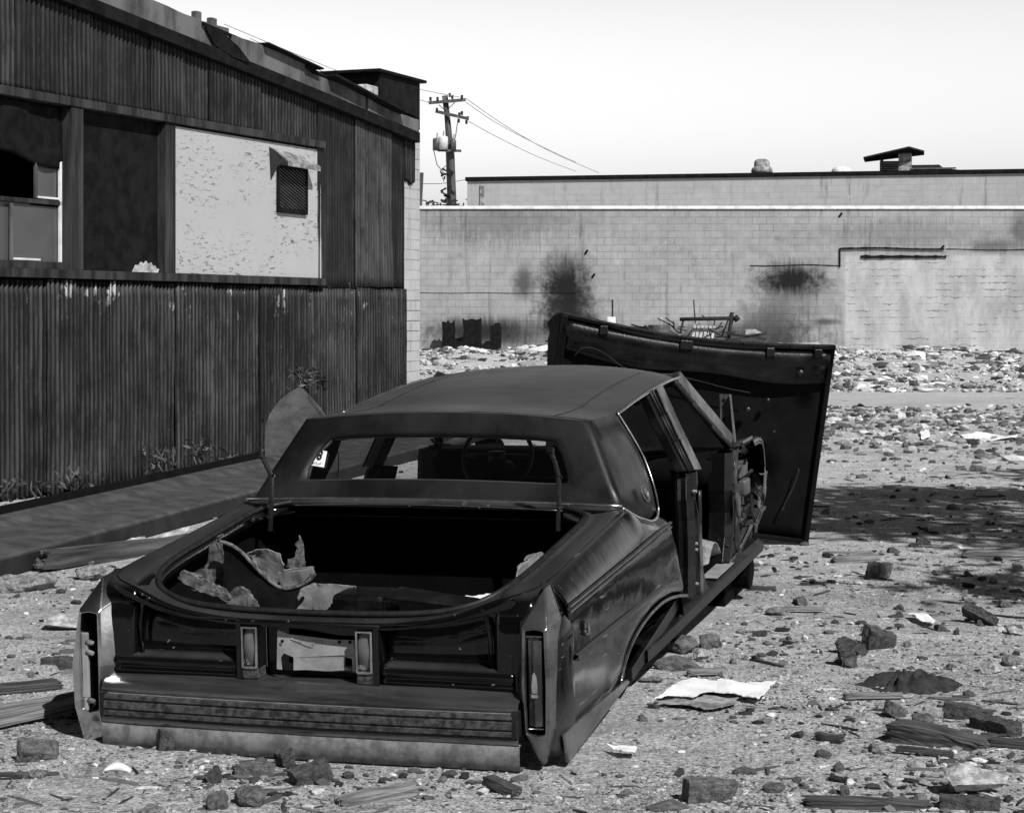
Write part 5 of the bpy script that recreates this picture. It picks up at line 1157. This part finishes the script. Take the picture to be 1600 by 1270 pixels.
# flat white sheets and papers
def litter(name, pts, lab, m='paper', lift=.02, bend=.012, seed=0, cat='sheet', th=.004):
    P = [gnd(u, v) for u, v in pts]; P = [Vector((p.x, p.y, gz(p.x, p.y)+lift)) for p in P]
    o, c = thing_sheet(name, lab, cat, P, m, th, bend, seed); o.location = c; return o
litter('cut_sheet', [(1024, 1104), (1045, 1090), (1063, 1074), (1085, 1070), (1120, 1076), (1165, 1078), (1213, 1074), (1200, 1088), (1186, 1102), (1170, 1099), (1150, 1094), (1120, 1092), (1098, 1092), (1082, 1100), (1060, 1098), (1040, 1100)], 'large white cut sheet with a torn slot lying beside the car', lift=.03, bend=.012, seed=3)
litter('cut_sheet', [(1024, 1105), (1055, 1099), (1080, 1102), (1100, 1094), (1155, 1096), (1145, 1106), (1120, 1114), (1100, 1115), (1090, 1111)], 'grey lower flap under the large white sheet beside the car', 'stoneg', .02, .01, 5)
for i, (pts, lb) in enumerate((([(1418, 966), (1440, 967), (1463, 976), (1455, 981), (1432, 975)], 'white paper scrap beyond the brick cluster at right'),
        ([(945, 1176), (968, 1179), (997, 1181), (990, 1188), (972, 1187), (955, 1180)], 'small white paper sliver in front of the right tail light'),
        ([(1500, 684), (1530, 682), (1590, 686), (1588, 690), (1540, 690), (1510, 689)], 'long white board lying far off near the right edge'),
        ([(1437, 680), (1452, 679), (1453, 686), (1440, 687)], 'small white square scrap in the far right rubble'),
        ([(190, 862), (205, 850), (225, 846), (228, 852), (205, 866)], 'pale rag beside the girder near the fender'),
        ([(232, 852), (262, 838), (296, 832), (290, 842), (250, 856)], 'long pale rag strip behind the left fender'),
        ([(120, 868), (128, 851), (150, 856), (162, 864), (140, 872)], 'crumpled white paper at the end of the girder'))):
    litter('paper_litter', pts, lb, 'paper' if i not in (4, 5) else 'stone', .03, .03, 30+i)
# curved white shard
P = spline([gnd(u, v) for u, v in ((161, 1204), (180, 1202), (203, 1206))], 6); rws = []
for i, p in enumerate(P): t_ = i/(len(P)-1); rws.append([(p.x, p.y, gz(p.x, p.y)+.004), (p.x, p.y+.03, gz(p.x, p.y)+.022*math.sin(math.pi*t_)), (p.x, p.y+.05, gz(p.x, p.y)+.018*math.sin(math.pi*t_))])
o = MB().grid(rws).obj('curved_shard', 'white', smooth=True, solid=.004); tag(o, 'small curved white shard in the dirt below the left bumper end', 'shard')
# black cloth heap
ch = empty('cloth_heap', (0, 0, 0), 'crumpled black cloth heap on the dirt at right', 'cloth'); cc = gnd(1425, 1070); ch.location = (cc.x, cc.y, 0); rws = []
for j in range(45):
    row = []
    for k in range(60):
        a, b = k/59*2-1, j/44*2-1; r2 = math.sqrt(a*a+b*b); x = a*.255+b*.03; y = b*.24
        ang = math.atan2(b, a+.1); fold = (1-abs(math.sin(ang*4.5+4*nz(a, b, 1, 1.6)+r2*3)))*.045*min(1, r2*3)+(.5+nz(a*1.5, b*1.5, 3, 2.0))*.030+.008*nz(a, b, 4, 8)
        h = max(0, 1-r2**2.2)*(.015+fold*.95+.012*math.exp(-((a+.1)**2+(b-.2)**2)*4)); s_ = 1+.18*nz(ang, 0, 4, 1.4)
        row.append((x*s_, y*s_, gz(cc.x+x, cc.y+y)+h-.012))
    rws.append(row)
MB().grid(rws).obj('cloth_body', 'cloth', ch, smooth=True)
# scattered countable chunks
rr = random.Random(77); keys_d = ['rg', 'rd', 'rs', 'bd', 'bm', 'pl', 'pd']
def blocked(p):
    q = CI @ (p-CT)
    return (abs(q.x) < 1.0 and -.15 < q.y < 5.2) or p.x < -5.82+.224*p.y+.1
cnt = 0
def zone(p):
    q = CI @ (p-CT)
    if p.y > 19: return 'on the far dirt near the bright track'
    if q.x > .9 and q.y > 2: return 'on the dirt right of the car beside the hood'
    if q.x > .9: return 'on the open dirt right of the tail light'
    if q.y < 0 and abs(q.x) < 1.0: return 'on the dirt in front of the bumper'
    if q.x < 0: return 'on the dirt left of the car'
    return 'on the dirt at the bottom of the frame'
while cnt < 130:
    v = 1265-(1265-640)*rr.random()**.7; u = rr.uniform(0, 1600); p = gnd(u, v)
    if blocked(p): continue
    cnt += 1; d = p.y; k = rr.choices(keys_d, (5, 6, 2.2, 3, 3, 3, 3))[0]+str(rr.randrange(4))
    s = rr.uniform(.015, .042)*(1+d/16)
    if k[0] == 'p': o = put('stick', k, u, v, (s*rr.uniform(2.5, 5), s*.35, s*.22), 'small weathered stick '+zone(p), 'stick', (0, rr.uniform(-4, 4), rr.gauss(0, 35)), 'sticks '+zone(p), s*.1)
    elif k[0] == 'b': o = put('brick_fragment', k, u, v, (s*1.8, s*1.6, s*2.2), 'small dark brick fragment '+zone(p), 'brick fragment', (rr.uniform(-30, 30), rr.uniform(-30, 30), rr.uniform(0, 180)), 'brick fragments '+zone(p), s*.25)
    else: o = put('rubble_chunk', k, u, v, (s*1.5, s*1.2, s*1.3), ('small pale stone ' if k[1] == 's' else 'small grey stone ' if k[1] == 'g' else 'small dark stone ')+zone(p), 'rubble chunk', (rr.uniform(-30, 30), rr.uniform(-30, 30), rr.uniform(0, 180)), ({'s': 'pale', 'g': 'grey', 'd': 'dark'}[k[1]])+' stones '+zone(p), s*.15)
# uncountable grit, chips and the far rubble field
tm = NG('rubble_mixed'); at_ = tm.n('ShaderNodeAttribute', attribute_name='tone'); n_ = tm.noise(25, 5, .7)
tm.bump(n_, .7, .02); tm.fin(tm.ma('MULTIPLY', at_.outputs['Fac'], tm.rng(n_, .2, .8, .7, 1.2)), .93, 0, 0, .2); M['mixed'] = tm.m
def field(name, n, place, tones, lab=None, sliver=0):
    rr = random.Random(len(name)+n); base = []
    for k in range(8):
        bm = bmesh.new(); bmesh.ops.create_icosphere(bm, subdivisions=1 if n > 1500 else 2, radius=.5)
        for v in bm.verts: v.co *= 1+.5*nz(v.co.x, v.co.y, v.co.z+k*2.3, 2.5)
        base.append(([v.co.copy() for v in bm.verts], [tuple(v.index for v in f.verts) for f in bm.faces])); bm.free()
    V = []; Fc = []; tn = []
    for i in range(n):
        r = place(rr)
        if r is None: continue
        x, y, s = r; vs, fs = rr.choice(base); k0 = len(V); ro = Matrix.Rotation(rr.uniform(0, 6.3), 3, 'Z') @ Matrix.Rotation(rr.gauss(0, .4), 3, 'X')
        sc = Vector((s*rr.uniform(1.5, 4.5), s*rr.uniform(.25, .6), s*rr.uniform(.12, .35))) if sliver else Vector((s*rr.uniform(.7, 1.8), s*rr.uniform(.6, 1.2), s*rr.uniform(.25, .7))); zz_g = gz(x, y)
        for v in vs: V.append(ro @ Vector((v.x*sc.x, v.y*sc.y, v.z*sc.z))+Vector((x, y, zz_g+sc.z*.2)))
        Fc += [tuple(a+k0 for a in f) for f in fs]; t_ = rr.choice(tones)*rr.uniform(.75, 1.25); tn += [t_]*len(fs)
    me = bpy.data.meshes.new(name); me.from_pydata(V, [], Fc); a = me.attributes.new('tone', 'FLOAT', 'FACE'); a.data.foreach_set('value', tn)
    me.materials.append(M['mixed']); o = bpy.data.objects.new(name, me); COL.objects.link(o); tag(o, kind='stuff', label=lab)
def pl_near(rr):
    v = 490+780*rr.random()**.45; Y = H*F/(v-CY)
    if Y > 22: return None
    u = rr.uniform(-20, 1620); X = (u-800)/F*Y; p = Vector((X, Y, 0)); q = CI @ (p-CT)
    if abs(q.x) < .86 and q.y > 0 and q.y < 5: return None
    if nz(X, Y, 4, 1.3)+rr.uniform(-.35, .35) < -.05: return None
    return X, Y, (.005+.014*rr.random()**4)*(1+Y/18)
field('gravel', 38000, pl_near, [.12, .2, .3, .38, .55, .08, .28], 'fine stones and grit over the near dirt')
def pl_chips(rr):
    v = 640+630*rr.random(); Y = H*F/(v-CY); u = rr.uniform(-20, 1620); X = (u-800)/F*Y; p = Vector((X, Y, 0))
    if blocked(p) or nz(X, Y, 9, .9)+rr.uniform(-.25, .25) < .02: return None
    return X, Y, (.010+.03*rr.random()**2)*(1+Y/16)
field('rubble_scatter', 6500, pl_chips, [.03, .07, .15, .3, .6, .10, .06], 'scattered small rubble over the lot')
def pl_far(rr):
    Y = rr.uniform(39.5, 55.8); X = rr.uniform(-4, 16.5); hh = nz(X, Y, 2, .55)+.5*nz(X, Y, 6, 1.6)
    if hh+rr.uniform(-.3, .45) < -.05: return None
    s = (.04+.10*rr.random()+.30*rr.random()**10)*(.8+.8*max(0, hh))
    return X, Y, s
def pl_sliver(rr):
    v = 560+710*rr.random()**.75; Y = H*F/(v-CY); u = rr.uniform(-20, 1620); X = (u-800)/F*Y; p = Vector((X, Y, 0))
    if Y > 38 or blocked(p) or nz(X, Y, 12, .7)+rr.uniform(-.3, .4) < 0: return None
    return X, Y, (.010+.030*rr.random()**3)*(1+Y/14)
field('splinter_litter', 3000, pl_sliver, [.03, .06, .12, .22, .34, .5, .08], 'splinters, slivers and shards littering the lot', 1)
field('far_rubble', 19000, pl_far, [.05, .3, .5, .62, .66, .36, .16, .08], 'dense pale rubble field along the foot of the block wall')
def pl_mid(rr):
    Y = rr.gauss(28, 4.0); X = rr.uniform(2, 10)
    if Y < 20 or Y > 34: return None
    return X, Y, rr.uniform(.05, .16)*(.6+.8*rr.random()**2)
field('middle_rubble', 3000, pl_mid, [.07, .12, .2, .3, .6, .45, .1], 'low rubble ridge on the near side of the bright track')

# ------------------------------------------------------------------ junk at the foot of the far wall, seen above the hood
jy = 50.0
def jp(u, v, dy=0): p = at(u, v-4, jy); p.y += dy; return p
t = empty('metal_rack', (jp(1105, 540).x, jy, .5), 'rusty pipe rack leaning over pale slats behind the hood', 'rack'); o3 = Vector(t.location)
g = MB()
for a, b, r in (((1062, 503), (1148, 501), .05), ((1144, 492), (1136, 548), .05), ((1068, 502), (1058, 548), .03), ((1142, 492), (1128, 530), .02), ((1148, 498), (1153, 505), .08)):
    g.tube([jp(*a)-o3, jp(*b)-o3], r, 7)
g.obj('pipe_frame', 'steeldark', t, smooth=True)
g = MB()
for k in range(6): a = jp(1088+k*6, 512+k*.4, .3)-o3; b = jp(1080+k*6, 548, .1)-o3; g.bar(a, b, .07, .02, up=(0, 1, 0))
g.bar(jp(1084, 520, .34)-o3, jp(1122, 522, .34)-o3, .02, .05, up=(0, 1, 0)); g.obj('slat_panel', 'stone', t)
g = MB(); rr = random.Random(8)
for k in range(40): a = jp(rr.uniform(1055, 1145), rr.uniform(505, 545), .5)-o3; g.bar(a, a+Vector((rr.gauss(0, .25), 0, rr.gauss(0, .2))), .03, .03)
g.obj('wire_tangle', 'steeldark', t)
def drum(u, v, r, h, m, lb, tip=0):
    t = empty('steel_drum', (jp(u, v).x, jy, H-(v-CY)/F*jy), lb, 'drum'); b = MB().lathe((0, 0, 0), [(0, 0), (r, 0), (r, h*.32), (r*1.04, h*.34), (r, h*.36), (r, h*.66), (r*1.04, h*.68), (r, h*.7), (r, h), (r*.93, h), (r*.9, h*.93)], 20).obj('drum_body', m, t, smooth=False)
    MB().lathe((0, 0, h*.93), [(0, 0), (r*.9, 0)], 20).obj('drum_top', 'black', t); t.rotation_euler.y = tip
drum(1030, 545, .28, .62, 'metal', 'pale drum standing behind the hood left of the rack')
drum(1008, 545, .26, .58, 'black', 'black drum directly left of the pale drum')
drum(985, 545, .30, .58, 'steeldark', 'dark rusty drum farthest left behind the hood')
o = MB().box((-.3, 0, 0), (.32, .3, .22)).obj('pale_carton', 'white', bevel=.02); o.location = (jp(1040, 532).x, 49, H-(536-CY)/F*49); tag(o, 'flat pale box below the drums behind the hood', 'box')
t = empty('stake', (jp(957, 540).x, jy, .4), 'thin upright stake with a pale block behind the hood', 'stake'); z9 = lambda v: H-(v-CY)/F*jy-.4
MB().tube([(0, 0, 0), (.0, 0, z9(468))], .022, 6).obj('rod', 'steeldark', t); MB().box((-.14, -.08, z9(508)), (.08, .08, z9(495))).obj('block', 'white', t, bevel=.01)
# black scorched boxes against the wall, left
def soot_box(u0, u1, v0, v1, lb):
    Y = 55.2; a = at(u0, v0, Y); b = at(u1, v1, Y); rr = random.Random(u0); pts = []
    n = 7
    for k in range(n): pts.append((lerp(a.x, b.x, k/(n-1)), Y, a.z+rr.uniform(-.06, .06)))
    pts += [(b.x+rr.uniform(-.05, .05), Y, lerp(a.z, b.z, .5)), (b.x, Y, b.z-.2), (a.x, Y, b.z-.2), (a.x+rr.uniform(-.05, .05), Y, lerp(a.z, b.z, .5))]
    c = Vector(pts[0]); g = MB(); g.slab([Vector(p)-c for p in pts], (0, .35, 0)); o = g.obj('burnt_crate', 'black'); o.location = c; tag(o, lb, 'crate')
soot_box(690, 710, 502, 534, 'narrow burnt crate at the wall foot nearest the shed')
soot_box(722, 752, 498, 532, 'wide burnt crate in the middle of the wall foot row')
soot_box(765, 783, 507, 536, 'burnt crate at the wall foot nearest the soot patch')
# unseen brick building added behind the camera to darken reflections in paint and chrome
t = empty('reflection_blocker', (0, -16, 0), 'added dark brick building behind the camera, darkening reflections in the car', 'building')
M['blocker'] = block_mat('blocker_brick', .24, .08, .03, .06, .05, dark_mortar=.5)
MB().box((-34, -8, 0), (30, 0, 8.5)).obj('wall_face', 'blocker', t)
for k in range(12): MB().box((-31+k*5, .002, 1.2), (-28+k*5, .04, 3.4)).obj('blocker_window', 'pane', t, bevel=.01)
MB().box((-34.2, -8.2, 8.502), (30.2, .25, 8.8)).obj('blocker_cornice', 'stoneg', t, bevel=.03)
# tree to the right of the lot (outside the frame), whose shade falls across the dirt
t = empty('shade_tree', (9.2, 8.4, 0), 'spreading leafy tree beside the lot to the right', 'tree'); rr = random.Random(12)
g = MB(); g.tube([(0, 0, -.1), (.1, 0, 3.0), (0, .2, 6.0), (.1, .2, 8.5)], [.24, .19, .14, .06], 10); tips = []
for k in range(30):
    a = rr.uniform(0, 6.3); h = rr.uniform(4.8, 7.5); e_ = Vector((math.cos(a)*rr.uniform(.8, 3.6), math.sin(a)*rr.uniform(1.0, 6.2), h+rr.uniform(.6, 1.8))); g.tube([(0, .15, h), tuple(Vector((0, .15, h)).lerp(e_, .5)+Vector((0, 0, .3))), tuple(e_)], [.07, .045, .015], 6); tips.append(e_)
g.obj('trunk', 'bark', t, smooth=True); g = MB()
for k in range(10500):
    c = rr.choice(tips); p = c+Vector((rr.gauss(0, .50), rr.gauss(0, .38), rr.gauss(0, .16))); a = Vector((rr.gauss(0, 1), rr.gauss(0, 1), rr.gauss(0, .6))).normalized()*rr.uniform(.09, .2); b = a.cross(Vector((rr.gauss(0, 1), rr.gauss(0, 1), rr.gauss(0, 1)))).normalized()*.06
    g.add([p-a, p+b, p+a, p-b], [(0, 1, 2, 3)])
g.obj('crown', 'leaf', t)
# low wreckage heap between the rack and the drums: tangled bars and plates, part by part
t = empty('scrap_heap', (jp(930, 545).x, 49.5, .5), 'low tangle of scrap bars and plates behind the hood by the rack', 'scrap heap'); rr = random.Random(21); g = MB()
for k in range(60):
    a = Vector((rr.uniform(-1.2, 4.2), rr.uniform(-.4, .4), rr.uniform(0, .65))); g.bar(a, a+Vector((rr.gauss(0, .4), rr.gauss(0, .2), rr.gauss(0, .12))), rr.uniform(.03, .09), rr.uniform(.02, .06))
g.obj('bars', 'steeldark', t); g = MB()
for k in range(14):
    a = Vector((rr.uniform(-1.2, 4.2), rr.uniform(-.4, .4), rr.uniform(.1, .6))); g.slab([a, a+Vector((rr.uniform(.15, .5), 0, rr.uniform(-.1, .1))), a+Vector((rr.uniform(.1, .4), .1, rr.uniform(.1, .3))), a+Vector((0, .1, rr.uniform(.1, .2)))], (0, .03, 0))
g.obj('plates', 'stoneg', t)
# torn edges and folded sheet metal left on the stripped door side
for s in (1, -1):
    rr = random.Random(31)
    for k in range(12):
        y = rr.uniform(3.7, 4.7); z = rr.uniform(.22, .62); a = Vector((s*rr.uniform(.86, .93), y, z)); P = [a]
        for j in range(3): P.append(P[-1]+Vector((s*rr.gauss(0, .012), rr.gauss(0, .05), rr.gauss(-.03, .05))))
        g = MB(); g.grid([[tuple(p), tuple(p+Vector((s*.01, rr.uniform(.02, .05), rr.uniform(-.02, .02))))] for p in P]); g.obj('bent_bracket', rr.choice(('innerpaint', 'pillar', 'metal')), car, solid=.004, smooth=False)
    for y0, z0, z1 in ((2.80, .10, .62), (3.76, .15, .66)):
        rows = []
        for k in range(12):
            z = lerp(z0, z1, k/11); w_ = .012+.010*abs(nz(z, y0, s, 9)); rows.append([(s*.905, y0+.02*nz(z, y0, 2, 6), z), (s*(.905+w_), y0+.015+.02*nz(z, y0, 5, 7), z)])
        MB().grid(rows).obj('torn_flange', 'pillar', car, solid=.003, smooth=True)
